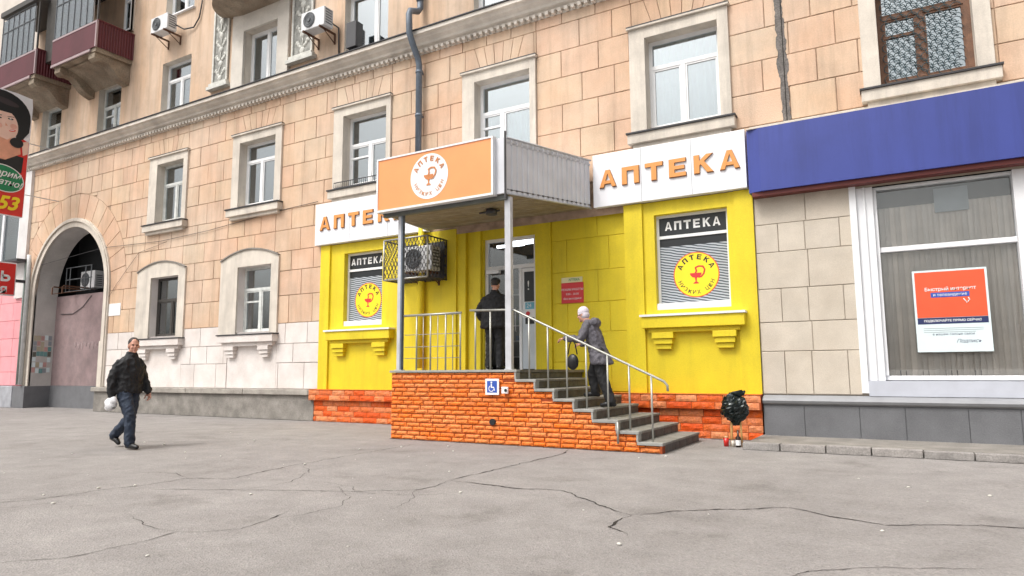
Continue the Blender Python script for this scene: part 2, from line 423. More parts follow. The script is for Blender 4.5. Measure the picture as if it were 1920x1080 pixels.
def xpM(x, y, z, rot=0.0):       # print plane facing +X: u -> +Y, v -> +Z
    m = Matrix(((0, 0, 1), (1, 0, 0), (0, 1, 0))).to_4x4(); m.translation = V((x, y, z))
    return m @ Matrix.Rotation(rot, 4, 'Z')
def disc(mb, M, rx, ry=None, seg=40, mi=0, z=0.0, c=(0, 0)):
    ry = ry or rx
    return mb.add([(c[0] + rx * math.cos(2 * math.pi * k / seg), c[1] + ry * math.sin(2 * math.pi * k / seg), z) for k in range(seg)], [tuple(range(seg))], mi, M)
def poly(mb, M, pts, mi=0, z=0.0): return mb.add([(p[0], p[1], z) for p in pts], [tuple(range(len(pts)))], mi, M)

# ---------------------------------------------------------------- ground
g = obj("ground", MB().quad((-400, -400, 0), (400, -400, 0), (400, 400, 0), (-400, 400, 0)), M_asphalt, kind="structure", origin=(0, 0, 0))

def crack(pts, w, name="pavement_crack"):
    mb = MB(); P = [V((x, y, 0.004)) for x, y in pts]; Q = []
    for i in range(len(P) - 1):
        d = P[i + 1] - P[i]; n = max(2, int(d.length / 0.045)); pr = V((-d.y, d.x, 0)).normalized()
        for k in range(n):
            t = k / n; p = P[i].lerp(P[i + 1], t)
            j = 0.045 * noise.noise(p * 5) + 0.016 * noise.noise(p * 23)
            Q.append((p + pr * j, pr))
    Q.append((P[-1], pr))
    vs = []; fs = []
    for i, (p, pr) in enumerate(Q):
        e = min(1, i / 6, (len(Q) - 1 - i) / 6)
        ww = w * (0.25 + 1.1 * abs(noise.noise(p * 9 + V((3, 1, 7)))) ) * max(0.15, e)
        vs += [p + pr * ww, p - pr * ww]
    for i in range(len(Q) - 1): fs.append((2 * i, 2 * i + 1, 2 * i + 3, 2 * i + 2))
    mb.add(vs, fs)
    return obj(name, mb, M_crack, g)
crack([(-7.9, -9.9), (-7.24, -8.54), (-7.25, -7.96), (-7.11, -7.62), (-7.18, -7.14), (-6.67, -6.96), (-6.90, -5.95), (-6.97, -4.66), (-7.06, -3.0)], 0.011)
crack([(-6.9, -7.8), (-6.04, -7.39), (-5.39, -7.11), (-4.82, -6.85), (-4.37, -6.51), (-4.31, -6.26), (-4.43, -5.88)], 0.010)
crack([(-4.43, -5.88), (-4.40, -5.22), (-4.38, -4.37), (-4.34, -3.19), (-4.5, -2.62)], 0.017)
crack([(-4.43, -5.88), (-4.09, -5.90), (-3.59, -5.97), (-3.08, -5.87), (-2.70, -6.13), (-2.35, -6.43), (-2.06, -6.62)], 0.017)
crack([(-2.06, -6.62), (-1.65, -6.19), (-0.96, -5.69), (-0.61, -5.89), (-0.22, -6.05), (0.41, -5.70), (1.3, -5.6)], 0.014)
crack([(-2.06, -6.62), (-2.05, -7.10), (-1.83, -7.30)], 0.016)
crack([(-5.4, -10.2), (-4.86, -9.62), (-4.80, -9.34), (-4.80, -9.05), (-4.84, -8.82), (-4.66, -8.69), (-4.51, -8.51), (-4.59, -8.12), (-4.74, -7.82)], 0.007)
crack([(-5.78, -8.62), (-5.31, -8.79), (-4.84, -8.82)], 0.007)
crack([(-13.66, -6.25), (-13.76, -5.41), (-13.65, -4.57), (-12.85, -2.97), (-11.84, -1.57)], 0.012)
crack([(-8.21, -7.14), (-7.62, -6.98), (-7.21, -7.12)], 0.008)
crack([(-16.5, -9.0), (-13.9, -5.9), (-10.8, -4.6), (-9.3, -3.4)], 0.008)
crack([(-0.9, -8.1), (-0.5, -7.5), (0.4, -7.0)], 0.006)
rc_ = random.Random(11)
for _ in range(14):
    x = rc_.uniform(-14, 2); y = rc_.uniform(-9.5, -2.9); p_ = [(x, y)]; a_ = rc_.uniform(0, 6.28)
    for k in range(rc_.randint(3, 6)):
        a_ += rc_.uniform(-.7, .7); L_ = rc_.uniform(.2, .5); x += L_ * math.cos(a_); y = min(-2.8, y + L_ * math.sin(a_)); p_.append((x, y))
    crack(p_, .0045, "hairline_crack")
mb = MB()
for _ in range(60):
    x = random.uniform(-12, 2); y = random.uniform(-9.5, -2.8); s = random.uniform(0.006, 0.022)
    mb.ell((x, y, s * 0.4), (s, s * random.uniform(0.6, 1), s * 0.5), 6, 4)
tag(obj("litter", mb, mat("pale_litter", (0.6, 0.58, 0.53), 0.8, 0.2, 30), kind="stuff"), "tiny pale scraps and pebbles scattered over the asphalt", "litter")

# grit and dirt gathered along the foot of the walls
def grit_strip(x0, x1, y, w):
    vs = []; fs = []; n = int((x1 - x0) / .05)
    for i in range(n + 1):
        x = x0 + (x1 - x0) * i / n; ww = w * (.35 + 1.3 * abs(noise.noise(V((x * 2.3, y, 1)))) + .5 * abs(noise.noise(V((x * 11, y, 5)))))
        vs += [(x, y, .005), (x, y - ww, .005)]
    for i in range(n): fs.append((2 * i, 2 * i + 1, 2 * i + 3, 2 * i + 2))
    obj("wall_foot_grit", MB().add(vs, fs), mat("wet_grit", (0.085, 0.078, 0.07), .95, .4, 20, .4, 60, .5, 60), g, kind="stuff")
grit_strip(-22.2, -12.7, -.12, .07); grit_strip(-12.6, -8.1, -.10, .08); grit_strip(-8.05, -3.1, -2.57, .05); grit_strip(-3.0, -2.15, -.11, .12); grit_strip(-2.2, 6.5, -1.485, .04)

# concrete strip with kerb stones, right of the entrance
KX0 = -2.2
strip = obj("kerb_strip", B(KX0 + 0.05, 9, -1.33, -0.02, 0, 0.10), M_concrete, kind="structure")
x = KX0
while x < 6.5:
    w = random.uniform(0.50, 0.62)
    zt = 0.105 + random.uniform(-0.008, 0.008)
    obj("kerb_stone", B(x + 0.008, x + w - 0.008, -1.49 + random.uniform(-0.01, 0.01), -1.335, -0.02, zt), M_kerb, strip, bevel=0.008)
    x += w

# ---------------------------------------------------------------- the apartment building
bld = thing("apartment_building", "long peach stone apartment block with pale cornice, arched passage and yellow ground floor", "building", (-12, 0, 0))

# openings: (x0, x1, z0, z1)
ops = []
UP = [(-19.65, -18.35), (-15.8, -14.35), (-11.87, -10.47), (-7.92, -6.53), (-3.98, -2.60), (-0.05, 1.24)]
SUR = [(-20.05, -18.15), (-16.1, -14.1), (-12.2, -10.33), (-8.25, -6.38), (-4.3, -2.4), (-0.3, 1.47)]
for a, b in UP: ops.append((a, b, 5.77, 7.58))
G = [(-19.66, -18.31), (-15.68, -14.34)]
for a, b in G: ops.append((a, b, 2.25, 4.04))
YW = [(-11.77, -10.55), (-3.92, -2.58)]
ops.append((YW[0][0], YW[0][1], 2.28, 4.07)); ops.append((YW[1][0], YW[1][1], 2.28, 4.07))
DOOR = (-7.80, -6.53, 1.2, 4.02)
SHOP = (-0.53, 1.80, 0.80, 4.10)
U3 = [(-27.1, -25.75), (-23.35, -22.0), (-19.75, -18.3), (-15.8, -14.4), (-11.95, -10.5), (-7.97, -6.6), (-4.0, -2.6)]
for a, b in U3: ops.append((a, b, 9.21, 10.9))
ops.append((-19.75, -18.3, 12.42, 14.1))
ops.append((-11.95, -10.5, 12.42, 14.1))
ops += [DOOR, SHOP]
ACX, ARAD, ASPR = -24.4, 2.2, 3.96

def wall_quads(mb, x0, x1, z0, z1, y, openings, mi=0):
    xs = sorted({x0, x1} | {max(x0, min(x1, v)) for o in openings for v in (o[0], o[1])})
    zs = sorted({z0, z1} | {max(z0, min(z1, v)) for o in openings for v in (o[2], o[3])})
    for i in range(len(xs) - 1):
        for j in range(len(zs) - 1):
            cx = (xs[i] + xs[i + 1]) / 2; cz = (zs[j] + zs[j + 1]) / 2
            if any(o[0] < cx < o[1] and o[2] < cz < o[3] for o in openings): continue
            mb.quad((xs[i], y, zs[j]), (xs[i + 1], y, zs[j]), (xs[i + 1], y, zs[j + 1]), (xs[i], y, zs[j + 1]), mi)

AL, AR = ACX - ARAD, ACX + ARAD
archop = (AL, AR, 0, ASPR + ARAD + 0.0)
# backing walls (the dark joints show them between the blocks)
mb = MB()
wall_quads(mb, -27.7, -12.55, 2.44, 8.72, 0.022, ops + [archop])
wall_quads(mb, -12.55, 9, 4.2, 8.72, 0.022, ops)
N = 28                                        # spandrels over the arch
for i in range(N):
    xa = AL + (AR - AL) * i / N; xb = AL + (AR - AL) * (i + 1) / N
    za = ASPR + math.sqrt(max(0, ARAD ** 2 - (xa - ACX) ** 2)); zb = ASPR + math.sqrt(max(0, ARAD ** 2 - (xb - ACX) ** 2))
    zt = ASPR + ARAD
    mb.quad((xa, 0.022, za), (xb, 0.022, zb), (xb, 0.022, zt), (xa, 0.022, zt))
wall_peach = obj("stone_wall", mb, M_joint, bld)
mb = MB(); wall_quads(mb, -22.2, -12.55, 0.74, 2.44, 0.022, ops); wall_quads(mb, -27.7, -26.6, 0.74, 2.44, 0.022, [])
wall_white = obj("whitewashed_wall", mb, M_jointw, bld)
mb = MB(); wall_quads(mb, -27.9, 9, 9.05, 21, 0.0, ops); wall_upper = obj("plaster_wall", mb, M_peachwall, bld)
# yellow ground floor, with a shallow bay around the door
mb = MB()
wall_quads(mb, -12.53, -8.44, 0.76, 4.32, 0.0, ops)
wall_quads(mb, -8.44, -4.50, 0.76, 4.32, 0.14, [DOOR])
wall_quads(mb, -4.50, -2.13, 0.76, 4.32, 0.0, ops)
mb.quad((-8.44, 0, 0.76), (-8.44, 0.14, 0.76), (-8.44, 0.14, 4.32), (-8.44, 0, 4.32))
mb.quad((-4.5, 0.14, 0.76), (-4.5, 0, 0.76), (-4.5, 0, 4.32), (-4.5, 0.14, 4.32))
mb.box(-12.53, -12.22, -0.05, -0.002, 0.76, 4.32); mb.box(-8.46, -8.22, 0.05, 0.138, 0.9, 4.32)
mb.box(-8.02, -7.84, 0.06, 0.138, 1.21, 4.32); mb.box(-6.50, -6.14, 0.07, 0.138, 1.21, 4.32)
mb.box(-4.50, -4.14, -0.05, -0.002, 0.76, 4.32)
mb.box(-2.45, -2.13, -0.035, -0.002, 0.76, 4.32)
wall_yel = obj("yellow_wall", mb, [M_yellow], bld)
mb = MB(); wall_quads(mb, -2.13, 9, 0.76, 4.2, 0.022, ops); wall_cream = obj("cream_wall", mb, M_creamj, bld)
# interior shell: floors, back, ends, roof
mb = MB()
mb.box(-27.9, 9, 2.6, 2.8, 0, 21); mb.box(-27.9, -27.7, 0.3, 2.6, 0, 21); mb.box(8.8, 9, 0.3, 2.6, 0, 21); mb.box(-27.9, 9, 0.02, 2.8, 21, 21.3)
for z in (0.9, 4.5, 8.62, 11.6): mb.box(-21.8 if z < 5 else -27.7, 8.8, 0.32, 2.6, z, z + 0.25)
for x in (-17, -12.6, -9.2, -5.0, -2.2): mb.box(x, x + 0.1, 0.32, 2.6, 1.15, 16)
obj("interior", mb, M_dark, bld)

# stone blocks ------------------------------------------------------
def unit_block():
    mb = MB(); e = 0.012
    vs = [(-.5, .5, -.5), (.5, .5, -.5), (.5, .5, .5), (-.5, .5, .5), (-.5, -.35, -.5), (.5, -.35, -.5), (.5, -.35, .5), (-.5, -.35, .5),
          (-.5 + e, -.5, -.5 + e), (.5 - e, -.5, -.5 + e), (.5 - e, -.5, .5 - e), (-.5 + e, -.5, .5 - e)]
    fs = [(0, 4, 7, 3), (1, 2, 6, 5), (0, 1, 5, 4), (3, 7, 6, 2), (4, 5, 9, 8), (5, 6, 10, 9), (6, 7, 11, 10), (7, 4, 8, 11), (8, 9, 10, 11)]
    mb.add(vs, fs); return mb
UB = unit_block()
def block_mesh(name, m):
    me = bpy.data.meshes.new(name); me.from_pydata(UB.v, [], UB.f); me.materials.append(m); me.update(); return me
def rough_mesh(name, m, seed, amp=0.16, nx=6, nz=3):
    rnd = random.Random(seed); vs = []; fs = []
    for j in range(nz + 1):
        for i in range(nx + 1):
            x = -.5 + i / nx; z = -.5 + j / nz; ed = i in (0, nx) or j in (0, nz)
            y = -.5 + (0.30 if ed else rnd.uniform(-amp, amp))
            if ed and not (i in (0, nx) and j in (0, nz)):
                x += rnd.uniform(-.01, .01) if j in (0, nz) else 0; z += rnd.uniform(-.03, .03) if i in (0, nx) else 0
            vs.append((x, y, z))
    for j in range(nz):
        for i in range(nx):
            a = j * (nx + 1) + i; fs.append((a, a + 1, a + nx + 2, a + nx + 1))
    o = len(vs); vs += [(-.5, .5, -.5), (.5, .5, -.5), (.5, .5, .5), (-.5, .5, .5)]
    W1 = nx + 1
    fs.append(tuple([o, o + 1] + [i for i in range(nx, -1, -1)]))
    fs.append(tuple([o + 2, o + 3] + [nz * W1 + i for i in range(nx + 1)]))
    fs.append(tuple([o + 3, o] + [j * W1 for j in range(nz + 1)]))
    fs.append(tuple([o + 1, o + 2] + [j * W1 + nx for j in range(nz, -1, -1)]))
    me = bpy.data.meshes.new(name); me.from_pydata(vs, [], fs); me.materials.append(m); me.update(); return me

def subtract(rects, o):
    out = []
    for (a, b, c, d) in rects:
        if o[1] <= a or o[0] >= b or o[3] <= c or o[2] >= d: out.append((a, b, c, d)); continue
        if o[0] > a: out.append((a, o[0], c, d))
        if o[1] < b: out.append((o[1], b, c, d))
        a2, b2 = max(a, o[0]), min(b, o[1])
        if o[2] > c: out.append((a2, b2, c, o[2]))
        if o[3] < d: out.append((a2, b2, o[3], d))
    return out
def place_blocks(rects, me, m, parent, name, y0, depth, gap, limit=300, gapx=None):
    items = []
    for (a, b, c, d) in rects:
        if b - a < 0.04 or d - c < 0.02: continue
        cx, cz = (a + b) / 2, (c + d) / 2
        dist = (V((cx, 0, cz)) - CAM).length
        items.append(((b - a) * (d - c) / dist ** 3, a, b, c, d))
    items.sort(reverse=True)
    rest = MB()
    for k, (_, a, b, c, d) in enumerate(items):
        yy = y0 + random.uniform(-0.003, 0.003)
        cx, cz = (a + b) / 2, (c + d) / 2
        sc = V((b - a - (gapx or gap) - random.uniform(0, .006), depth, d - c - gap - random.uniform(0, .005)))
        if k < limit:
            mm = me[random.randrange(len(me))] if isinstance(me, list) else me
            o = bpy.data.objects.new(name, mm); C.objects.link(o); o.parent = parent
            o.location = V((cx, yy + depth / 2, cz)) - world_origin(parent); o.scale = sc
        else:
            M = Matrix.Translation((cx, yy + depth / 2, cz)) @ Matrix.Diagonal((*sc, 1))
            rest.add(UB.v, UB.f, 0, M)
    if rest.v: obj("far_stone_blocks", rest, m, parent, kind="stuff")

rows = [8.68, 8.39, 7.80, 7.22, 6.63, 6.05, 5.45, 4.90, 4.33, 3.81, 3.16, 2.44]
RAD2 = 3.35
rects = []
for ri in range(len(rows) - 1):
    z1, z0 = rows[ri], rows[ri + 1]
    for k in range(-6, 4):
        s = -6.38 + 3.95 * k
        js = [0, 0.61, 1.41, 2.06, 2.75, 3.35] if ri % 2 == 0 else [0.0, 1.0, 1.75, 2.42, 3.1]
        if ri % 2: js = [0.02] + js[1:]
        js = [s + j + random.uniform(-.05, .05) for j in js] + [None]
        js[-1] = s + 3.95
        js[0] = s
        for a, b in zip(js[:-1], js[1:]):
            a = max(a, -27.7); b = min(b, 5.0)
            if b - a < 0.1: continue
            if z1 < 4.5 and a > -12.56: continue
            if z1 < 5.0 and b > -12.56: b = min(b, -12.56) if a < -12.56 else b
            if b - a < 0.06: continue
            rects.append((a, b, z0, z1))
rects = [r for r in rects if not (r[2] < 5.3 and r[1] > -12.5 and r[3] < 4.95)]
for o in ops: rects = sum([subtract([r], o) for r in rects], [])
# flat-arch fans over the upper windows
fans = []
for (a, b) in SUR:
    f = (a + 0.05, b - 0.05, 7.80, 8.39); fans.append(f)
    rects = sum([subtract([r], f) for r in rects], [])
# blocks round the arch: drop those inside, clip the ones crossing the voussoir ring
def in_ring(x, z): return (x - ACX) ** 2 + (z - ASPR) ** 2 < RAD2 ** 2
plain = []; clipped = []
for r in rects:
    a, b, c, d = r
    if c < ASPR:
        if a < AR + 0.25 and b > AL - 0.25:
            if b > AR + 0.3 and a < AR + 0.25: plain.append((AR + 0.25, b, c, d))
            if a < AL - 0.3 and b > AL - 0.25: plain.append((a, AL - 0.25, c, d))
            continue
        plain.append(r); continue
    cor = [in_ring(x, z) for x in (a, b) for z in (c, d)]
    if all(cor): continue
    nearest = in_ring(max(a, min(b, ACX)), max(c, min(d, ASPR)))
    if not nearest: plain.append(r)
    else: clipped.append(r)
def half(z): return math.sqrt(max(0, RAD2 ** 2 - (z - ASPR) ** 2))
for (a, b, c, d) in clipped:
    K = 6; gap = 0.011
    for side in (-1, 1):
        L = []
        for i in range(K + 1):
            z = c + gap + (d - c - 2 * gap) * i / K; h = half(z) + gap
            lim = ACX + side * h
            x_in = min(max(lim, a + gap), b - gap)
            L.append((x_in, z))
        far = b - gap if side > 0 else a + gap
        area = sum(abs(far - p[0]) for p in L) / (K + 1) * (d - c)
        if area < 0.03 or (side > 0 and b < ACX) or (side < 0 and a > ACX): continue
        L = [p for p in L if abs(p[0] - far) > 0.004]
        if len(L) < 2: continue
        pts = [(p[0], 0.03, p[1]) for p in L] + [(far, 0.03, L[-1][1]), (far, 0.03, L[0][1])]
        if side > 0: pts = pts[::-1]
        o = obj("wall_block", MB().prism(pts, (0, -0.03, 0)), M_peach, wall_peach)
place_blocks(plain, block_mesh("wall_block", M_peach), M_peach, wall_peach, "wall_block", 0.0, 0.03, 0.013, 255)
for (a, b, c, d) in fans:
    n = 7; cx = (a + b) / 2
    if a > 3: continue
    for i in range(n):
        def X(t, z): return cx + (t - 0.5) * (b - a) * (0.72 if z == c else 1.0)
        t0, t1 = i / n, (i + 1) / n; gp = 0.007
        xa0 = a if i == 0 else X(t0, c); xb0 = b if i == n - 1 else X(t1, c)
        xa1 = X(t0, d); xb1 = X(t1, d)
        pts = [(xa0 + gp, 0.03, c + gp), (xb0 - gp, 0.03, c + gp), (xb1 - gp, 0.03, d - gp), (xa1 + gp, 0.03, d - gp)]
        obj("arch_stone", MB().prism(pts[::-1], (0, -0.03 - random.uniform(0, .003), 0)), M_peach, wall_peach)
nv = 17
for i in range(nv):
    a0 = math.pi * i / nv + 0.004; a1 = math.pi * (i + 1) / nv - 0.004; pts = []
    for t in range(4): a = a0 + (a1 - a0) * t / 3; pts.append((ACX + (RAD2 - 0.01) * math.cos(a), 0.03, ASPR + (RAD2 - 0.01) * math.sin(a)))
    for t in range(4): a = a1 + (a0 - a1) * t / 3; pts.append((ACX + 2.5 * math.cos(a), 0.03, ASPR + 2.5 * math.sin(a)))
    if max(p[0] for p in pts) < -27.7: continue
    pts = [(max(p[0], -27.7), p[1], p[2]) for p in pts]
    obj("arch_stone", MB().prism(pts, (0, -0.03, 0)), M_peach, wall_peach)

# whitewashed base blocks
rects = []
zr = [2.44, 1.91, 1.42, 0.76]
for ri in range(3):
    x = -22.0; k = 0
    while x < -12.56:
        w = random.choice([0.72, 0.8, 0.95, 1.05]); b = min(x + w, -12.56)
        if b > -12.9: b = -12.56
        rects.append((x, b, zr[ri + 1], zr[ri])); x = b
    rects.append((-27.7, -26.85, zr[ri + 1], zr[ri]))
for o in ops: rects = sum([subtract([r], o) for r in rects], [])
for a, b in G: rects = sum([subtract([r], (a - 0.35, b + 0.25, 0.76, 2.3)) for r in rects], [])
place_blocks(rects, block_mesh("base_block", M_whiteblk), M_whiteblk, wall_white, "base_block", 0.0, 0.03, 0.014)
for a, b in G: obj("recessed_panel", B(a - 0.34, b + 0.24, 0.012, 0.03, 0.77, 2.26), M_whiteblk, wall_white)
# yellow painted blocks right of the door (very faint joints)
rects = []
for ri, (z1, z0) in enumerate([(4.30, 3.81), (3.81, 3.15), (3.15, 2.52), (2.52, 1.93), (1.93, 1.35), (1.35, 0.78)]):
    js = [-6.14, -5.80, -4.89, -4.50] if ri % 2 else [-6.14, -5.13, -4.50]
    for a, b in zip(js[:-1], js[1:]): rects.append((a, b, z0, z1))
place_blocks(rects, block_mesh("painted_block", M_yellow), M_yellow, wall_yel, "painted_block", 0.122, 0.024, 0.007)
# cream blocks
rects = []
for ri, (z1, z0) in enumerate([(4.19, 3.66), (3.66, 3.17), (3.17, 2.54), (2.54, 1.97), (1.97, 1.48), (1.48, 0.77)]):
    js = [-2.12, -1.75, -1.33, -0.80, -0.62] if ri % 2 else [-2.12, -1.30, -0.62]
    for a, b in zip(js[:-1], js[1:]): rects.append((a, b, z0, z1))
    js = [1.9, 2.7, 3.5, 4.3, 5.1, 6]
    for a, b in zip(js[:-1], js[1:]): rects.append((a, b, z0, z1))
place_blocks(rects, block_mesh("cream_block", M_cream), M_cream, wall_cream, "cream_block", 0.0, 0.03, 0.007)

# reveals ------------------------------------------------------------
def reveal(mb, o, y0, y1, mi=0, bottom=True):
    a, b, c, d = o; t = 0.03
    mb.quad((a, y0, c), (a, y0, d), (a, y1, d), (a, y1, c), mi); mb.quad((b, y0, c), (b, y1, c), (b, y1, d), (b, y0, d), mi)
    mb.quad((a, y0, d), (b, y0, d), (b, y1, d), (a, y1, d), mi)
    if bottom: mb.quad((a, y0, c), (a, y1, c), (b, y1, c), (b, y0, c), mi)

def curtain(x0, x1, z0, z1, y, m, parent, amp=0.03, gather=0.0, name="curtain"):
    mb = MB(); n = max(8, int((x1 - x0) * 60)); rws = 6; vs = []; fs = []; ph = random.uniform(0, 6)
    for j in range(rws + 1):
        z = z0 + (z1 - z0) * j / rws
        for i in range(n + 1):
            t = i / n; x = x0 + (x1 - x0) * t
            vs.append((x, y + amp * math.sin(t * (x1 - x0) * 48 + ph + 0.6 * math.sin(z * 3)) + 0.3 * amp * math.sin(t * 131), z))
    for j in range(rws):
        for i in range(n):
            a = j * (n + 1) + i; fs.append((a, a + 1, a + n + 2, a + n + 1))
    mb.add(vs, fs, smooth=True)
    return obj(name, mb, m, parent)

def window(o, y=0.2, fm=None, fw=0.07, transom=0.68, mull=0.42, curt=None, glass=None, vent=False, y0=0.0, revm=None, sashes=True, flip=False):
    fm = fm or M_pvc; glass = glass or M_glass
    a, b, c, d = o; H = d - c; Wd = b - a
    zt = c + H * transom; xm = a + Wd * (mull or .5)
    fr = MB(); dp = 0.07
    fr.box(a, a + fw, y, y + dp, c, d); fr.box(b - fw, b, y, y + dp, c, d)
    fr.box(a + fw, b - fw, y, y + dp, c, c + fw); fr.box(a + fw, b - fw, y, y + dp, d - fw, d)
    panes = []
    if transom < 1:
        fr.box(a + fw, b - fw, y, y + dp, zt - fw * .55, zt + fw * .55)
        panes.append((a + fw, b - fw, zt + fw * .55, d - fw))
    else: zt = d - fw
    top = zt - (fw * .55 if transom < 1 else 0)
    if mull:
        fr.box(xm - fw * .6, xm + fw * .6, y - 0.005, y + dp, c + fw, top)
        L = [(a + fw, xm - fw * .6, c + fw, top), (xm + fw * .6, b - fw, c + fw, top)]
        if sashes:
            for (p, q, r, s) in L:
                w = 0.035; yy = y + 0.012
                fr.box(p, p + w, yy, yy + .04, r, s); fr.box(q - w, q, yy, yy + .04, r, s); fr.box(p + w, q - w, yy, yy + .04, r, r + w); fr.box(p + w, q - w, yy, yy + .04, s - w, s)
        if vent:
            p, q, r, s = L[0]; zz = s - 0.32
            fr.box(p, q, y, y + dp, zz, zz + 0.045)
        panes += L
    elif not panes or transom < 1: panes.append((a + fw, b - fw, c + fw, top))
    w = obj("window", fr, fm, bld)
    for (p, q, r, s) in panes:
        obj("pane", B(p - .005, q + .005, y + 0.035, y + 0.041, r - .005, s + .005), glass, w)
    mb = MB(); reveal(mb, o, y0 + (0.001), 0.34); obj("reveal", mb, revm or M_trim, w)
    if curt:
        for (t0, t1, cm, s0, s1) in curt:
            curtain(a + Wd * t0, a + Wd * t1, c + H * s0, c + H * s1, y + 0.17, cm, w)
    return w

def surround(sx, o, parent, y=-0.055):
    a, b = sx; c, d = 5.70, 7.80
    mb = MB()
    mb.box(a, o[0] - 0.001, y, 0.021, c, d); mb.box(o[1] + 0.001, b, y, 0.021, c, d); mb.box(o[0] - .001, o[1] + .001, y, 0.021, o[3] + .001, d)
    mb.box(a - 0.03, b + 0.03, y - 0.05, 0.019, d, d + 0.045)
    s = obj("surround", mb, M_trim, parent, bevel=0.006)
    mb = B(a - 0.03, b + 0.03, y - 0.055, 0.018, d + 0.046, d + 0.062)
    obj("flashing", mb, M_rust if False else M_flash, parent)
    # projecting sill with shadow moulding
    mb = MB(); mb.box(a - 0.04, b + 0.06, -0.17, 0.2, 5.47, 5.66); mb.box(a + 0.04, b - 0.02, -0.10, 0.019, 5.38, 5.47)
    obj("sill", mb, M_trim, parent, bevel=0.008)
    obj("sill_flashing", B(a - 0.06, b + 0.08, -0.20, 0.2, 5.661, 5.69), M_flash, parent)

CW = M_curtain; CG = M_curtgrey
specs = [
 dict(fm=M_oldwhite, transom=0.66, mull=0.5, curt=[(0, 1, CG, .66, 1), (0, .55, CW, 0, .66)]),
 dict(fm=M_pvc, transom=0.72, mull=0.45, curt=[(0.25, 1, CW, 0, 1)]),
 dict(fm=M_pvc, transom=0.60, mull=0.5, vent=True, curt=[(0.1, 1, CW, 0, 1)]),
 dict(fm=M_pvc, transom=0.62, mull=0.42, vent=True, curt=[(0, .4, CG, 0, .5), (.45, 1, CW, 0, .6)]),
 dict(fm=M_pvc, transom=0.70, mull=0.48, curt=[(0, 1, CW, 0, 1)]),
 dict(fm=M_brownwood, fw=0.085, transom=0.66, mull=0.47, vent=True, curt=[(0, 1, M_lace, 0, 1)]),
]
for (ab, sx, sp) in zip(UP, SUR, specs):
    o = (ab[0], ab[1], 5.77, 7.58)
    w = window(o, y=0.2, **sp)
    surround(sx, o, w)
    if sp['fm'] is M_brownwood:      # scroll grille behind the brown frame
        mb = MB(); r = 0.075; zz = o[2] + 0.12; row = 0
        while zz < o[3] - 0.1:
            xx = o[0] + 0.13 + (r if row % 2 else 0)
            while xx < o[1] - 0.12:
                mb.tube([(xx + r * math.cos(t * math.pi / 5), 0.17, zz + r * math.sin(t * math.pi / 5)) for t in range(0, 9)], 0.0065, 4)
                xx += 2 * r
            zz += r * 1.2; row += 1
        obj("scroll_grille", mb, mat("grille_iron", (0.03, 0.06, 0.07), 0.5), w)
    if ab[0] == UP[2][0]:            # little iron guard on the ledge
        mb = MB()
        for z in (5.72, 5.86): mb.tube([(o[0] - 0.2, -0.12, z), (o[1] + 0.1, -0.12, z)], 0.012, 5)
        x = o[0] - 0.2
        while x < o[1] + 0.1: mb.tube([(x, -0.12, 5.70), (x, -0.12, 5.87)], 0.008, 4); x += 0.07
        obj("ledge_guard", mb, M_darkmetal, w)

# ground-floor windows under flattened arches
for k, (ab, sp) in enumerate(zip(G, [dict(fm=M_darkwood, transom=0.62, mull=0.55, curt=[(.1, .6, CW, 0, .6), (.75, 1, CG, 0, .7), (0, 1, CG, .66, 1)]),
                     dict(fm=M_oldwhite, transom=0.66, mull=0.5, vent=True, curt=[(0.05, .45, CG, 0, .62), (.7, 1, CW, 0, .66)])])):
    o = (ab[0], ab[1], 2.25, 4.04)
    w = window(o, y=0.2, revm=M_whiteblk, **sp)
    a, b = (-20.36, -17.98) if k == 0 else (-16.39, -14.06)
    mb = MB(); mb.box(a, o[0] - .001, -0.05, 0.021, 2.2, 4.0); mb.box(o[1] + .001, b, -0.05, 0.021, 2.2, 4.0)
    cx = (a + b) / 2; n = 14; pts = [(a, 0.021, 4.0), ]
    top = [(a + (b - a) * i / n, 0.021, 4.24 + 0.26 * (1 - ((i / n - 0.5) * 2) ** 2)) for i in range(n + 1)]
    loop = [(a, 0.021, 4.0), (o[0] - .001, 0.021, 4.0), (o[0] - .001, 0.021, 4.041), (o[1] + .001, 0.021, 4.041), (o[1] + .001, 0.021, 4.0), (b, 0.021, 4.0)] + top[::-1]
    mb.prism(loop[::-1], (0, -0.071, 0))
    obj("surround", mb, M_trim, w)
    mb = MB()
    for i in range(n):
        p, q = top[i], top[i + 1]
        mb.prism([(p[0], -0.085, p[2]), (q[0], -0.085, q[2]), (q[0], -0.085, q[2] + 0.035), (p[0], -0.085, p[2] + 0.035)], (0, 0.09, 0))
    obj("arch_moulding", mb, M_concrete, w)
    mb = MB(); s0, s1 = a + 0.15, b + 0.02
    mb.box(s0, s1, -0.19, 0.2, 1.98, 2.17); mb.box(s0 + .12, s1 - .1, -0.11, 0.02, 1.88, 1.98)
    obj("sill", mb, M_whiteblk, w, bevel=0.01); obj("sill_flashing", B(s0 - .03, s1 + .03, -0.21, 0.2, 2.171, 2.2), M_flash, w)
    for x in (s0 + 0.22, s1 - 0.62):
        mb = MB()
        for q, (dy, z0, z1) in enumerate([(-0.14, 1.77, 1.88), (-0.11, 1.67, 1.765), (-0.08, 1.58, 1.665)]): mb.box(x + q * .03, x + 0.4 - q * .03, dy, 0.02, z0, z1)
        obj("bracket", mb, M_whiteblk, w, bevel=0.006)

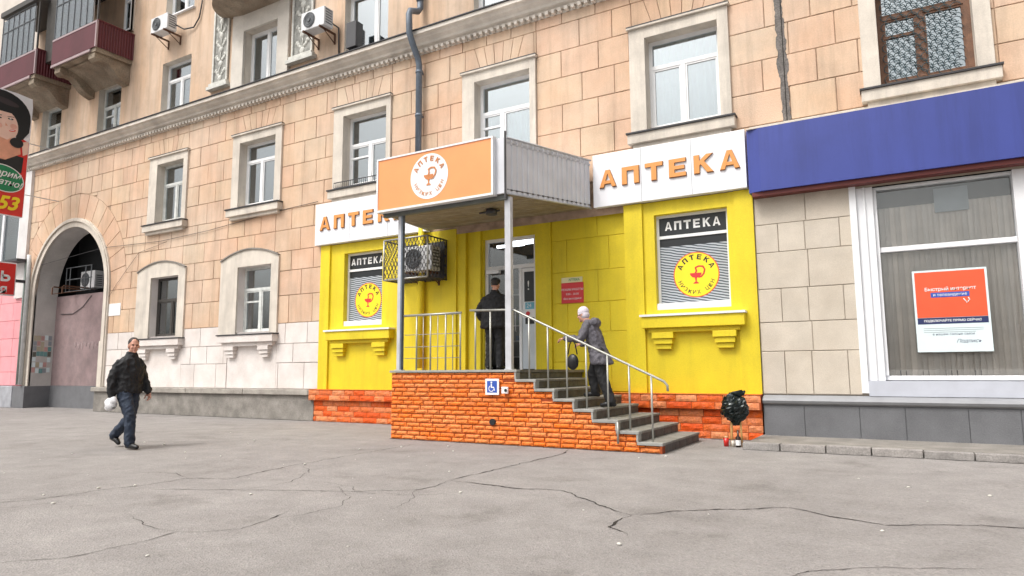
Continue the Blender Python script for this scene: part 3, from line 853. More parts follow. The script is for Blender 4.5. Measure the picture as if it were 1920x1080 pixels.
# third-floor windows and one above
sp3 = [dict(fm=M_oldwhite, transom=.62, mull=.5, vent=True, curt=[(0, .6, CG, 0, .8)]), dict(fm=M_oldwhite, transom=.6, mull=.5, vent=True, curt=[(.4, 1, CW, 0, 1)]),
       dict(fm=M_pvc, transom=.68, mull=.5, curt=[(0.3, 1, CW, 0, 1)]), dict(fm=M_pvc, transom=1, mull=.52, curt=[(.0, .25, CG, 0, 1), (.58, 1, CW, 0, 1)]),
       dict(fm=M_pvc, transom=1, mull=.62, curt=[(0.3, 1, CW, 0, 1)]), dict(fm=M_pvc, transom=.7, mull=.5, curt=[(0, 1, CW, 0, 1)]), dict(fm=M_pvc, transom=.7, mull=.5, curt=[(0, 1, CW, 0, 1)])]
for (a, b), sp in zip(U3, sp3):
    w = window((a, b, 9.21, 10.9), y=0.2, **sp)
    obj("sill_flashing", B(a - .06, b + .06, -0.06, 0.2, 9.18, 9.209), M_flash, w)
for a in (-19.75, -11.95):
    w = window((a, a + 1.45, 12.42, 14.1), y=0.2, fm=M_pvc, transom=.7, mull=.5, curt=[(0.3, 1, M_lace, 0, 1)])
    obj("sill", B(a - .06, a + 1.51, -0.08, 0.2, 12.38, 12.419), M_white, w)
# white surround of the bay window
a, b = U3[3]
mb = MB(); mb.box(-16.30, a - .001, -0.09, -.002, 9.2, 11.5); mb.box(b + .001, -13.95, -0.09, -.002, 9.2, 11.5); mb.box(a - .001, b + .001, -0.09, -.002, 10.901, 11.5)
obj("bay_surround", mb, mat("offwhite_plaster", (0.62, 0.58, 0.52), 0.85, 0.15, 2, 0.06, 50, 0.3, 50), bld, bevel=0.01)

# ornament panels beside the bay
M_relief = mat("white_relief_plaster", (0.60, 0.60, 0.56), 0.85, 0.2, 6, 0.15, 30, 0.4, 40)
M_reldark = mat("shaded_recess_plaster", (0.30, 0.30, 0.28), 0.9, 0.4, 8, 0.2, 30)  # relief plaster darkened; recess shadows and exposed grey put into its colour
for (a, b, seed) in ((-17.2, -16.5, 3), (-13.85, -13.05, 9)):
    rr = random.Random(seed)
    p = obj("ornament_panel", MB().box(a, b, -0.03, -.002, 9.62, 14), M_reldark, bld)
    mb = MB(); mb.box(a, a + 0.07, -0.07, -.031, 9.62, 14); mb.box(b - 0.07, b, -0.07, -.031, 9.62, 14)
    mb.box(a - 0.04, b + 0.04, -0.13, -.002, 9.52, 9.62); mb.box(a - 0.10, b + 0.12, -0.17, -.002, 9.42, 9.52)
    obj("panel_frame", mb, M_relief, p, bevel=0.008)
    mb = MB(); z = 9.75; cx = (a + b) / 2
    while z < 13.9:
        mb.ell((cx, -0.03, z), (0.10, 0.05, 0.11), 10, 6)
        for sgn in (-1, 1):
            for q in range(3):
                ang = R(30 + 45 * q); rx = 0.10 + 0.03 * q
                c = (cx + sgn * (0.08 + 0.06 * q), -0.03, z + 0.12 + 0.07 * q + rr.uniform(-.02, .02))
                mb.ell(c, (0.075, 0.035, 0.05), 8, 5, M=Matrix.Translation(c) @ Matrix.Rotation(-sgn * ang, 4, 'Y') @ Matrix.Translation((-c[0], -c[1], -c[2])))
        mb.tube([(cx, -.04, z + .1), (cx + rr.uniform(-.04, .04), -.045, z + .25), (cx, -.04, z + .4)], .02, 5)
        z += 0.44
    obj("relief_ornament", mb, M_relief, p)

# cornice
prof = [(0.0, 8.70), (-0.07, 8.70), (-0.07, 8.76), (-0.15, 8.78), (-0.17, 8.83), (-0.26, 8.88), (-0.30, 8.94), (-0.37, 8.95), (-0.37, 9.04), (0.0, 9.10)]
cor = obj("cornice", MB().prism([(-27.75, y, z) for y, z in prof], (36, 0, 0)), M_cornice, bld)
obj("cornice_flashing", MB().prism([(-27.78, y, z) for y, z in ((-0.40, 9.045), (-0.40, 9.07), (-0.002, 9.135), (-0.002, 9.105))], (36, 0, 0)), M_flash, cor)
mb = MB(); x = -27.7
while x < 5: mb.box(x, x + 0.075, -0.13, -0.003, 8.62, 8.699); x += 0.15
obj("dentil_row", mb, M_cornice, cor, kind="stuff")
obj("cornice_back_band", B(-27.7, 5, -0.012, 0.021, 8.62, 8.697), M_cornice, cor)  # plain plaster band behind the dentils

# plinths
mb = MB(); mb.box(-22.2, -12.56, -0.13, 0.02, 0, 0.62); obj("concrete_plinth", mb, M_concrete, bld, bevel=0.01)
mb = MB(); x = -22.28
while x < -12.6:
    w = min(2.4, -12.56 - x); obj("plinth_coping", B(x, x + w - 0.015, -0.20, 0.02, 0.62, 0.755), mat("worn_coping", (0.38, 0.35, 0.31), 0.85, 0.25, 4, 0.15, 50, 0.4, 50, col2=(0.2, 0.18, 0.16), c2amt=.6, c2scale=2.2), bld, bevel=0.015); x += w
pl = obj("grey_plinth", B(-2.11, 9, -0.10, 0.02, 0.0, 0.60), M_plinthgrey, bld)
x = -2.10
while x < 4.0:
    w = random.choice([0.62, 0.8, 0.7]); obj("plinth_block", B(x + .006, x + w - .006, -0.115, -0.101, 0.02, 0.59), M_plinthgrey, pl); x += w
mb = MB().prism([(-2.11, y, z) for y, z in ((0.02, 0.60), (-0.10, 0.60), (-0.16, 0.63), (-0.18, 0.67), (-0.14, 0.71), (-0.02, 0.755), (0.02, 0.755))], (8, 0, 0))
obj("plinth_moulding", mb, M_ledgegrey, bld)
# brick-faced plinth of the yellow part
rm_red = [rough_mesh("plinth_brick", M_redbrick, s) for s in range(5)]
for (xa, xb) in ((-12.66, -8.06), (-5.3, -2.13)):
    lo = obj("brick_plinth", B(xa + .02, xb - .01, -0.10, 0.14, 0, 0.50), M_brickjoint, bld)
    hi = obj("brick_ledge", B(xa, xb, -0.20, 0.14, 0.505, 0.758), M_brickjoint, bld)
    for (par, zs, yy) in ((lo, [0.0, 0.125, 0.25, 0.375, 0.50], -0.115), (hi, [0.505, 0.63, 0.755], -0.215)):
        for ri in range(len(zs) - 1):
            rc = []; x = xa - (0.0 if ri % 2 else 0.17)
            while x < xb:
                w = random.uniform(0.28, 0.46); a_, b_ = max(x, xa), min(x + w, xb)
                if b_ - a_ > 0.06: rc.append((a_, b_, zs[ri], zs[ri + 1]))
                x += w
            place_blocks(rc, rm_red, M_redbrick, par, "plinth_brick", yy, 0.04, 0.008)
    obj("paint_line", B(xa + .05, xb, -0.217, -0.003, 0.759, 0.768), M_orangebrick, bld)

# arch mouldings, passage
def arch_ring(mb, r0, r1, y0, y1, n=36, legz=0.76):
    P0 = [(ACX + r0 * math.cos(math.pi * i / n), ASPR + r0 * math.sin(math.pi * i / n)) for i in range(n + 1)]
    P1 = [(ACX + r1 * math.cos(math.pi * i / n), ASPR + r1 * math.sin(math.pi * i / n)) for i in range(n + 1)]
    P0 = [(P0[0][0], legz)] + P0 + [(P0[-1][0], legz)]; P1 = [(P1[0][0], legz)] + P1 + [(P1[-1][0], legz)]
    for i in range(len(P0) - 1):
        a, b, c, d = P0[i], P1[i], P1[i + 1], P0[i + 1]
        vs = [(a[0], y0, a[1]), (b[0], y0, b[1]), (c[0], y0, c[1]), (d[0], y0, d[1])] + [(p[0], y1, p[1]) for p in (a, b, c, d)]
        mb.add(vs, [(0, 1, 2, 3), (0, 3, 7, 4), (1, 5, 6, 2)], 0)
ar = MB(); arch_ring(ar, 2.2, 2.36, -0.04, 0.05); arch = obj("arch_frame", ar, M_trim, bld)
ar = MB(); arch_ring(ar, 2.385, 2.46, -0.09, 0.03); arch_ring(ar, 2.361, 2.384, -0.02, 0.03); arch_ring(ar, 2.461, 2.51, -0.055, 0.03); obj("arch_moulding", ar, M_trim, arch)
# reveal surfaces of the arch: barrel + jambs, 0.72 m deep
mb = MB(); n = 36
pp = [(AR, 0.0)] + [(ACX + ARAD * math.cos(math.pi * i / n), ASPR + ARAD * math.sin(math.pi * i / n)) for i in range(n + 1)] + [(AL, 0.0)]
for p, q in zip(pp[:-1], pp[1:]): mb.quad((p[0], 0.0, p[1]), (p[0], 0.74, p[1]), (q[0], 0.74, q[1]), (q[0], 0.0, q[1]))
obj("arch_reveal", mb, M_reveal, arch)
# fill the wall behind the ring outside the opening: closing wall at the back of the arch
obj("mauve_wall", B(AL - .3, AR + .3, 0.72, 0.86, 0.76, 3.95), M_mauve, arch)
obj("dark_base", B(AL - .3, AR + .3, 0.70, 0.86, 0.0, 0.755), M_plinthgrey, arch)
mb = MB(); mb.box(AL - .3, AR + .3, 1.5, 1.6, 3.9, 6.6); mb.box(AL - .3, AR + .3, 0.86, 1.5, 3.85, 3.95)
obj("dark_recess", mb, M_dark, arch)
obj("pier_base", B(-27.4, AL + .001, -0.12, 0.75, 0, 0.76), M_plinthgrey, bld, bevel=.01)
obj("pier_jamb", B(AR, AR + 0.2, -0.08, -0.03, 0.76, 2.2), M_trim, arch)
# faded graffiti swirl on the mauve wall
mb = MB(); mb.tube([(-23.1 + (0.10 + .012 * t) * math.cos(t * .45), 0.717, 1.35 + (0.12 + .014 * t) * math.sin(t * .45)) for t in range(22)], 0.016, 4)
for k in range(9): mb.tube([(-25.2 + k * .22, .717, 2.25 + .06 * math.sin(k * 3)), (-25.12 + k * .22, .717, 2.05 + .05 * math.cos(k * 2)), (-25.03 + k * .22, .717, 2.27)], 0.010, 4)
obj("faded_graffiti", mb, mat("faded_paint", (0.38, 0.31, 0.31), .9, .2, 8), arch)
mb = MB(); mb.tube([(-26.2, .70, 3.3), (-25.4, .70, 3.28), (-24.8, .70, 3.5), (-24.3, .70, 3.86)], 0.012, 5)
tag(obj("sagging_cable", mb, M_darkmetal), "thin dark cable sagging across the mauve wall under the arch", "cable")

# door -------------------------------------------------------------
a, b, c, d = DOOR
mb = MB(); reveal(mb, (a, b, c, d), 0.139, 0.34, bottom=False)
door = obj("door", MB().box(a, a + .07, .2, .27, c, d).box(b - .07, b, .2, .27, c, d).box(a + .07, b - .07, .2, .27, d - .07, d).box(a + .07, b - .07, .2, .27, 3.34, 3.42).box(-6.96, -6.90, .2, .27, c, 3.34), M_white, bld)
obj("reveal", mb, M_yellow, door)
obj("pane", B(a + .07, b - .07, .235, .241, 3.42, d - .07), M_glass2, door)
obj("pane", B(a + .07, -6.96, .235, .241, c + .1, 3.34), M_glass2, door)
obj("door_leaf", B(-6.90, b - .07, .22, .25, c + .02, 2.28), mat("pale_door_panel", (0.62, 0.68, 0.75), .5, .06, 3), door)
mb = MB(); M_ = facM(0, .217, 0)
obj("door_leaf", B(-6.90, b - .07, .22, .25, 2.281, 3.33), M_white, door)
mb.box(-6.84, b - .075, .212, .2195, 2.62, 3.25, 1); mb.box(-6.82, b - .08, .212, .2195, 2.46, 2.60, 2); mb.box(-6.82, b - .08, .212, .2195, 2.15, 2.28, 1)
mb.text("!", 0.28, facM(-6.74, .210, 2.95), 0); mb.text("24", 0.12, facM(-6.73, .210, 2.53), 0)
mb.ell((-6.76, .214, 2.37), (.05, .004, .045), 10, 6, 3)
obj("door_stickers", mb, [M_pwhite, M_pblack, mat("light_blue_print", (0.15, 0.45, 0.6), .5), M_red], door)
mb = MB(); mb.box(-7.72, -7.40, .10, .19, 3.26, 3.34); mb.tube([(-7.6, .12, 3.30), (-7.35, .06, 3.33), (-7.2, .18, 3.38)], 0.012, 5)
obj("door_closer", mb, M_white, door)
obj("handle", MB().tube([(-7.02, .18, 2.0), (-7.02, .14, 2.0), (-7.02, .14, 2.5), (-7.02, .18, 2.5)], .012, 6), M_steel, door)
obj("interior_light", B(-7.9, -6.4, 1.5, 1.62, 4.14, 4.24), M_lamp, door)
obj("interior_light", B(-8.0, -7.3, 1.0, 1.08, 4.0, 4.05), M_lamp, door)
mb = MB(); mb.box(-8.4, -6.0, 2.3, 2.55, 1.15, 3.2, 0)
for k in range(5): mb.box(-8.3, -6.1, 2.2, 2.3, 1.5 + k * .38, 1.53 + k * .38, 1)
for k in range(60):
    s = random.randrange(4); x = random.uniform(-8.2, -6.2); mb.box(x, x + .07, 2.2, 2.29, 1.53 + s * .38, 1.53 + s * .38 + random.uniform(.1, .25), random.choice((1, 2, 3)))
obj("interior_shelf", mb, [mat("shelf_grey", (.2, .22, .23), .7), M_white, mat("box_blue", (.1, .2, .4), .6), mat("box_green", (.15, .35, .25), .6)], door)

GL = {
 'А': [[(0, 0), (.25, 0), (.5, .80), (.5, 1), (.37, 1)], [(1, 0), (.63, 1), (.5, 1), (.5, .80), (.75, 0)], [(.3125, .19), (.6875, .19), (.631, .37), (.369, .37)]],
 'П': [[(0, 0), (.29, 0), (.29, 1), (0, 1)], [(.71, 0), (1, 0), (1, 1), (.71, 1)], [(.29, .77), (.71, .77), (.71, 1), (.29, 1)]],
 'Т': [[(.35, 0), (.65, 0), (.65, .77), (.35, .77)], [(0, .77), (1, .77), (1, 1), (0, 1)]],
 'Е': [[(0, 0), (.30, 0), (.30, 1), (0, 1)], [(.30, 0), (.92, 0), (.92, .21), (.30, .21)], [(.30, .40), (.84, .40), (.84, .60), (.30, .60)], [(.30, .79), (.92, .79), (.92, 1), (.30, 1)]],
 'К': [[(0, 0), (.29, 0), (.29, 1), (0, 1)], [(.29, .408), (1, 1), (.67, 1), (.29, .67)], [(.37, .475), (.68, 0), (1.02, 0), (.55, .625)]]}
def glyph(mb, ch, M, w, h, depth, mf=0, ms=1):
    for P_ in GL[ch]:
        k = len(P_); a = sum(P_[i][0] * P_[(i + 1) % k][1] - P_[(i + 1) % k][0] * P_[i][1] for i in range(k))
        if a < 0: P_ = P_[::-1]
        q = [((x - .5) * w, (y - .5) * h) for x, y in P_]
        mb.add([(x, y, depth) for x, y in q], [tuple(range(k))], mf, M)
        if depth > .004: mb.add([(x, y, 0) for x, y in q] + [(x, y, depth) for x, y in q], [(i, (i + 1) % k, (i + 1) % k + k, i + k) for i in range(k)], ms, M)

# logo: round seal with a bowl and snake --------------------------------
def logo(mb, M, r, mdisc, mtext, msym, rimcol=None, bottom="НИЗКИХ ЦЕН", tz=0.004):
    if rimcol is not None: disc(mb, M, r, mi=rimcol, z=0.0); disc(mb, M, r * 0.955, mi=mdisc, z=tz)
    else: disc(mb, M, r, mi=mdisc, z=0)
    z = tz * 2
    for word, a0, a1, flip in (("АПТЕКА", R(152), R(28), False), (bottom, R(205), R(335), True)):
        n = len(word)
        for i, ch in enumerate(word):
            if ch == ' ': continue
            a = a0 + (a1 - a0) * i / (n - 1)
            rot = a + math.pi / 2 if flip else a - math.pi / 2
            s = r * (0.34 if not flip else 0.23)
            Mx = M @ Matrix.Translation((r * .78 * math.cos(a), r * .78 * math.sin(a), z)) @ Matrix.Rotation(rot, 4, 'Z')
            if ch in GL: glyph(mb, ch, Mx, s * .62, s * .66, 0.0, mtext)
            else: mb.text(ch, s, Mx, mtext, 0, 0.008 * s, 1.0)
    pts = [(-.30, .06), (.20, .06)] + [(.20 * math.cos(t) - .05 * (1 - math.cos(t)) * 0 + (-.05) * 0, .06 - .17 * math.sin(t)) for t in [math.pi * k / 8 for k in range(1, 8)]]
    pts = [(-.27, .07), (-.25, -.02), (-.16, -.11), (-.06, -.14), (-.035, -.30), (-.13, -.37), (-.13, -.40), (.11, -.40), (.11, -.37), (.015, -.30), (.04, -.14), (.14, -.11), (.22, -.02), (.24, .07)]
    poly(mb, M, [(p[0] * r, p[1] * r) for p in pts][::1], msym, z)
    path = [(-.05, .0), (.02, .16), (-.02, .30), (.12, .36), (.30, .34), (.38, .20), (.33, .02), (.22, -.10), (.10, -.12)]
    path = [(x * r, y * r) for x, y in path]; w = .035 * r
    for p, q in zip(path[:-1], path[1:]):
        d_ = (V((q[0], q[1])) - V((p[0], p[1]))); nrm = V((-d_.y, d_.x)).normalized() * w; e = d_.normalized() * w * .4
        p_, q_ = V(p) - e, V(q) + e
        poly(mb, M, [p_ - nrm, q_ - nrm, q_ + nrm, p_ + nrm], msym, z + tz * (.3 if path.index(p) % 2 else .6))

# pharmacy windows: frame, dark header with letters, print, seal, sill, brackets
for k, (ab, sx, cz) in enumerate(((YW[0], (-12.18, -10.16), 2.90), (YW[1], (-4.16, -2.33), 2.91))):
    a, b = ab; o = (a, b, 2.28, 4.07); y = 0.13
    w = window(o, y=y, fm=M_pvc, fw=0.05, transom=0.765, mull=None, revm=M_yellow, glass=M_glass2)
    obj("window_ledge", B(a, b, 0.02, y, 2.281, 2.40), M_white, w)
    mb = MB()
    mb.box(a + .05, b - .05, y + .022, y + .034, 3.69, 4.02, 0)
    mb.box(a + .05, b - .05, y + .022, y + .034, 3.47, 3.62, 0)
    mb.box(a + .05, b - .05, y + .022, y + .034, 2.33, 3.469, 1)
    M_ = facM((a + b) / 2, y + .0195, 3.86)
    for q, ch in enumerate("АПТЕКА"): glyph(mb, ch, M_ @ Matrix.Translation(((q - 2.5) * .178, 0, 0)), .135, .165, 0.0, 2)
    cx = (a + b) / 2 + (0.04 if k else 0.05)
    logo(mb, facM(cx, y + .0195, cz), 0.42, 4, 5, 3, rimcol=6, tz=0.002)
    obj("window_print", mb, [M_pblack, M_stripes, M_pwhite, M_red, M_pyellow, M_pblack, M_porange], w)
    mb = MB(); mb.box(sx[0], sx[1], -0.19, 0.02, 1.94, 2.15); mb.box(sx[0] + .1, sx[1] - .1, -0.11, 0.0, 1.86, 1.94)
    obj("sill", mb, M_yellow, w, bevel=0.012); obj("sill_board", B(sx[0] - .03, sx[1] + .02, -0.22, 0.13, 2.151, 2.19), M_white, w)
    for x in (sx[0] + 0.17, sx[1] - 0.56):
        mb = MB()
        for q, (dy, z0, z1) in enumerate([(-0.15, 1.75, 1.86), (-0.12, 1.65, 1.745), (-0.085, 1.56, 1.645)]): mb.box(x + q * .03, x + 0.4 - q * .03, dy, 0.0, z0, z1)
        obj("bracket", mb, M_yellow, w, bevel=0.006)

# shop window on the right
a, b, c, d = SHOP
w = obj("shop_window", MB().box(a, a + .24, .02, .30, c + .191, d).box(1.54, b, .02, .30, c + .191, d).box(a + .24, 1.54, .10, .30, 4.06, d).box(a + .24, 1.54, .12, .26, 3.03, 3.11).box(a + .24, 1.54, .10, .30, c + .2, c + .27)
        .box(a + .10, a + .13, -.01, .0195, c + .191, d).box(a + .24, a + .29, .08, .0995, c + .27, 4.06), M_white, bld, bevel=.006)
obj("window_ledge", B(a, b, -0.05, .30, c - .045, c + .19), mat("pale_grey_ledge", (0.48, 0.50, 0.56), .6, .1, 3), w)
obj("pane", B(a + .24, 1.54, .2, .206, c + .27, 3.03), M_glass2, w); obj("pane", B(a + .24, 1.54, .2, .206, 3.11, 4.06), M_glass2, w)
obj("jamb", B(a - .10, a - .001, -.035, .021, .8, 4.15), M_white, w)
x = -0.30; k = 0
while x < 1.62:
    wd = 0.085; obj("blind_slat", MB().prism([(x, .29, 1.0), (x + wd, .315 + random.uniform(-.01, .02), 1.0), (x + wd, .32, 3.78), (x, .29, 3.78)], (0, .003, 0)), M_blind, w); x += 0.075
obj("roller_box", B(-.35, 1.7, .305, .50, 3.78, 4.08), mat("grey_box", (.25, .24, .23), .7, .1, 2), w)
obj("light_panel", B(.55, 1.0, .27, .285, 3.62, 4.0), mat("pale_panel", (.45, .48, .5), .6), w)

# grey rendered crack scar between the windows
mb = MB(); vs = []; fs = []; z = 5.42; i = 0
while z < 8.62:
    cx = -1.50 - (z - 5.5) * 0.02; w_ = 0.035 + 0.085 * abs(noise.noise(V((3.1, 0, z * 2.1)))) * (1.6 if z > 6.2 else .7) + 0.02
    vs += [(cx - w_ - .02 * noise.noise(V((1, 0, z * 17))), -0.006, z), (cx + w_ + .03 * noise.noise(V((7, 0, z * 13))), -0.006, z)]; z += .04; i += 1
for k in range(i - 1): fs.append((2 * k, 2 * k + 1, 2 * k + 3, 2 * k + 2))
mb.add(vs, fs); mb.add([(v[0], 0.03, v[2]) for v in vs], [])
n2 = len(vs); 
for k in range(i - 1): mb.f += [[2 * k, 2 * k + 2, n2 + 2 * k + 2, n2 + 2 * k], [2 * k + 1, n2 + 2 * k + 1, n2 + 2 * k + 3, 2 * k + 3]]; mb.m += [0, 0]; mb.s += [False, False]
obj("render_patch", mb, M_render, bld)
obj("render_patch", B(-1.506, -1.492, -0.009, 0.0, 5.36, 8.4), M_crack, bld)
# pale coping strip above the signs
obj("pale_strip", B(-2.12, 6, -0.06, 0.02, 5.335, 5.42), M_trim, bld)

# balconies on the left -------------------------------------------------
def balcony(x0, x1, glazed=True):
    dp = 1.2; z0, z1 = 11.46, 12.30
    s = obj("balcony", MB().box(x0 + .08, x1 - .05, -dp + .03, 0, 11.30, z0), M_balcconc, bld)
    p = obj("front_sheet", B(x0, x1 - .03, -dp - .01, -dp + .02, z0 - .03, z1 - .06), M_burg2, s)
    obj("trim", MB().box(x1 - .05, x1 + .01, -dp - .025, -dp + .03, z0 - .04, z1).box(x0, x1 - .05, -dp - .02, -dp + .03, z1 - .06, z1).box(x0 + .02, x1 - .3, -dp - .03, -dp + .015, 11.32, 11.40), M_burgtrim, s)
    mb = MB(); y = -dp + .03; k = 0; vs = []; fs = []     # corrugated side sheet
    while y < 0.0: vs += [(x1 + (0.0 if k % 4 < 2 else -.03), y, z0 - .03), (x1 + (0.0 if k % 4 < 2 else -.03), y, z1)]; y += 0.026 if k % 2 else .018; k += 1
    fs = [(2 * i, 2 * i + 2, 2 * i + 3, 2 * i + 1) for i in range(k - 1)]
    mb.add(vs, fs); mb.box(x1 - .04, x1 + .012, -dp, 0, z1, z1 + .04)
    obj("side_sheet", mb, M_burg, s)
    obj("side_sheet", B(x0, x0 + .03, -dp + .02, 0, z0, z1), M_burg, s)
    # curved brackets
    pr = [(0, 11.30), (-dp + .05, 11.30), (-dp + .05, 11.12), (-dp + .16, 11.04), (-dp + .34, 11.08), (-dp + .5, 11.06), (-dp + .66, 10.92), (-dp + .84, 10.74), (-dp + 1.0, 10.66), (0, 10.60)]
    for xb in (x0 + .12, x1 - .5):
        obj("bracket", MB().prism([(xb, y, z) for y, z in pr], (.36, 0, 0)), M_balcconc, s, bevel=.015)
    mb = MB(); n = 10                                     # cove between the brackets
    cv = [(-dp + .25 + (dp - .25) * i / n, 11.27 - .45 * (i / n) ** 1.8) for i in range(n + 1)]
    for (p_, q_) in zip(cv[:-1], cv[1:]): mb.quad((x0 + .48, p_[0], p_[1]), (x1 - .5, p_[0], p_[1]), (x1 - .5, q_[0], q_[1]), (x0 + .48, q_[0], q_[1]))
    obj("cove", mb, M_balcconc, s)
    if glazed:
        mb = MB(); n = 6
        for i in range(n + 1):
            x = x0 + .03 + (x1 - x0 - .3 - .06) * i / n; mb.box(x - .012, x + .012, -dp + .008, -dp + .03, z1, 14.1)
        for z in (z1 + .01, 13.5, 14.05): mb.box(x0, x1 - .3, -dp + .004, -dp + .034, z, z + .03)
        f = obj("glazing_frame", mb, M_fan, s)
        for i in range(n):
            xa = x0 + .03 + (x1 - x0 - .36) * i / n; xb = x0 + .03 + (x1 - x0 - .36) * (i + 1) / n
            obj("pane", B(xa + .014, xb - .014, -dp + .02, -dp + .026, z1 + .05, 14.0), M_glass2, s)
            obj("curtain", B(xa + .015, xb - .015, -dp + .05, -dp + .06, z1 + .01, 14.0), M_white, s)
        obj("roof_beam", B(x0, x1, -dp - .08, 0, 14.12, 14.3), M_darkwood, s)
    obj("post", B(x1 - .06, x1 - .01, -dp, -dp + .05, z1 + .04, 14.1), M_darkwood, s)
balcony(-24.1, -21.42)
balcony(-27.85, -25.18)
obj("balcony_gap_shade", B(-25.3, -24.2, -.9, -.02, 11.9, 14.3), M_darkwood, bld)  # dark block added to stand for the shade between the balconies
w = window((-21.9, -21.5, 12.5, 14.0), y=-.12, fm=M_pvc, transom=.7, mull=None, y0=-.13)
# rounded balcony over the bay window
mb = MB(); n = 18; cx = -15.1; rr_ = 1.75
for (z0, z1, k0, k1) in ((11.62, 11.95, 1.0, 1.0), (11.50, 11.62, .80, .98), (11.40, 11.50, .45, .78)):
    lo = [(cx + rr_ * k0 * math.cos(math.pi * i / n), -0.62 * rr_ * k0 * math.sin(math.pi * i / n), z0) for i in range(n + 1)]
    hi = [(cx + rr_ * k1 * math.cos(math.pi * i / n), -0.62 * rr_ * k1 * math.sin(math.pi * i / n), z1) for i in range(n + 1)]
    mb.add(lo + hi, [tuple(range(n + 1)), tuple(range(2 * n + 1, n, -1))] + [(i, n + 1 + i, n + 2 + i, i + 1) for i in range(n)])
sb = obj("round_balcony", mb, M_balcconc, bld)
mb = MB()
for i in range(n):
    a0 = math.pi * i / n; a1 = math.pi * (i + 1) / n
    mb.quad((cx + rr_ * math.cos(a0), -0.62 * rr_ * math.sin(a0), 11.95), (cx + rr_ * math.cos(a0), -0.62 * rr_ * math.sin(a0), 12.9), (cx + rr_ * math.cos(a1), -0.62 * rr_ * math.sin(a1), 12.9), (cx + rr_ * math.cos(a1), -0.62 * rr_ * math.sin(a1), 11.95))
obj("parapet", mb, M_balcconc, sb)
obj("window_box", B(-11.60, -11.28, -.30, -.05, 9.22, 9.88), mat("dark_box", (.06, .06, .065), .6), bld)

# ---------------------------------------------------------------- neighbouring pink building, far left
nb = thing("neighbouring_building", "pink painted shop front with a pale upper wall at the far left", "building", (-31, 0, 0))
obj("upper_wall", B(-46, -27.92, -.02, 2.6, 7.4, 21), mat("pale_plaster", (.62, .56, .50), .85, .12, 2, .05, 50), nb)
obj("corner_strip", B(-27.92, -27.30, -.10, .021, 3.9, 8.6), mat("whitish_strip", (.66, .64, .63), .8, .15, 2), nb)
obj("shop_glazing", MB().box(-40, -27.95, .06, .10, 5.3, 7.4), M_glass, nb)
mb = MB()
for k in range(9): mb.box(-28.2 - k * 1.3, -28.05 - k * 1.3, 0, .05, 5.3, 7.4)
mb.box(-40, -27.93, -.01, .05, 7.3, 7.398); mb.box(-40, -27.93, -.01, .05, 5.3, 5.4)
obj("glazing_frame", mb, M_white, nb)
obj("awning", MB().box(-29.5, -27.1, -.45, .0, 5.18, 5.27), M_darkmetal, nb)
pw = obj("pink_wall", B(-40, -27.02, .0, .3, 0.76, 5.17), M_pinkj, nb)
rects = []
for ri, (z1, z0) in enumerate([(5.15, 4.45), (4.45, 3.75), (3.75, 3.1), (3.1, 2.45), (2.45, 1.8), (1.8, 1.25), (1.25, .78)]):
    x = -27.03
    while x > -31: 
        wd = random.uniform(.8, 1.1); rects.append((x - wd, x, z0, z1)); x -= wd
place_blocks(rects, block_mesh("pink_block", M_pink), M_pink, pw, "pink_block", -.02, .02, .012)
obj("plinth", B(-40, -27.41, -.14, .02, 0, .76), mat("pale_grey_plinth", (.36, .37, .40), .8, .25, 3, .1, 50), nb, bevel=.02)

# ---------------------------------------------------------------- signs
def letters(t, word, x0, pitch, z, size, y, sx=1.2):
    for i, ch in enumerate(word):
        mb = MB(); glyph(mb, ch, facM(x0 + pitch * i, y - .001, z), .335, .335, .035)
        glyph(mb, ch, facM(x0 + pitch * i, y - .001, z - .004), .352, .352, .020, 1, 1)
        obj("letter", mb, [M_letter, M_letterside], t)
sL = thing("shop_sign", "white pharmacy signboard with orange letters, partly behind the orange canopy", "sign", (-10.9, -.1, 4.33), "white АПТЕКА signboards")
mb = MB(); mb.box(-12.66, -9.15, -.14, -.005, 4.33, 5.38); obj("board", mb, M_signwhite, sL, bevel=.008)
for x in (-11.5, -10.3): obj("board_seam", B(x, x + .008, -.1425, -.139, 4.34, 5.37), M_ledgegrey, sL)
letters(sL, "АПТЕКА", -12.30, .475, 4.86, .50, -.14)
sR = thing("shop_sign", "white pharmacy signboard with the whole orange word, right of the canopy above the yellow wall", "sign", (-3.6, -.1, 4.33), "white АПТЕКА signboards")
mb = MB(); mb.box(-5.08, -2.19, -.14, -.005, 4.33, 5.38); obj("board", mb, M_signwhite, sR, bevel=.008)
for x in (-4.1, -3.15): obj("board_seam", B(x, x + .008, -.1425, -.139, 4.34, 5.37), M_ledgegrey, sR)
letters(sR, "АПТЕКА", -4.76, .46, 4.87, .50, -.14)
sB = thing("shop_sign", "long plain blue fascia board over the shop window at the right edge", "sign", (1.5, -.2, 4.1))
mb = MB().prism([(-2.15, -.02, 0), (-2.15, -.20, 0), (-1.94, -.27, 0), (6, -.27, 0), (6, -.02, 0)], (0, 0, 0))
mb = MB(); base = [(-2.15, -.02), (-2.15, -.20), (-1.94, -.27), (6, -.27), (6, -.02)]
mb.add([(x, y, 4.20) for x, y in base] + [(x, y, 5.31) for x, y in base], [(4, 3, 2, 1, 0), (5, 6, 7, 8, 9)] + [(i, (i + 1) % 5, (i + 1) % 5 + 5, i + 5) for i in range(5)])
obj("board", mb, M_blue, sB)
obj("maroon_strip", B(-2.10, 6, -.22, -.02, 4.125, 4.198), M_maroon, sB)
obj("top_edge", B(-2.14, 6, -.268, -.07, 5.311, 5.33), M_trim, sB)

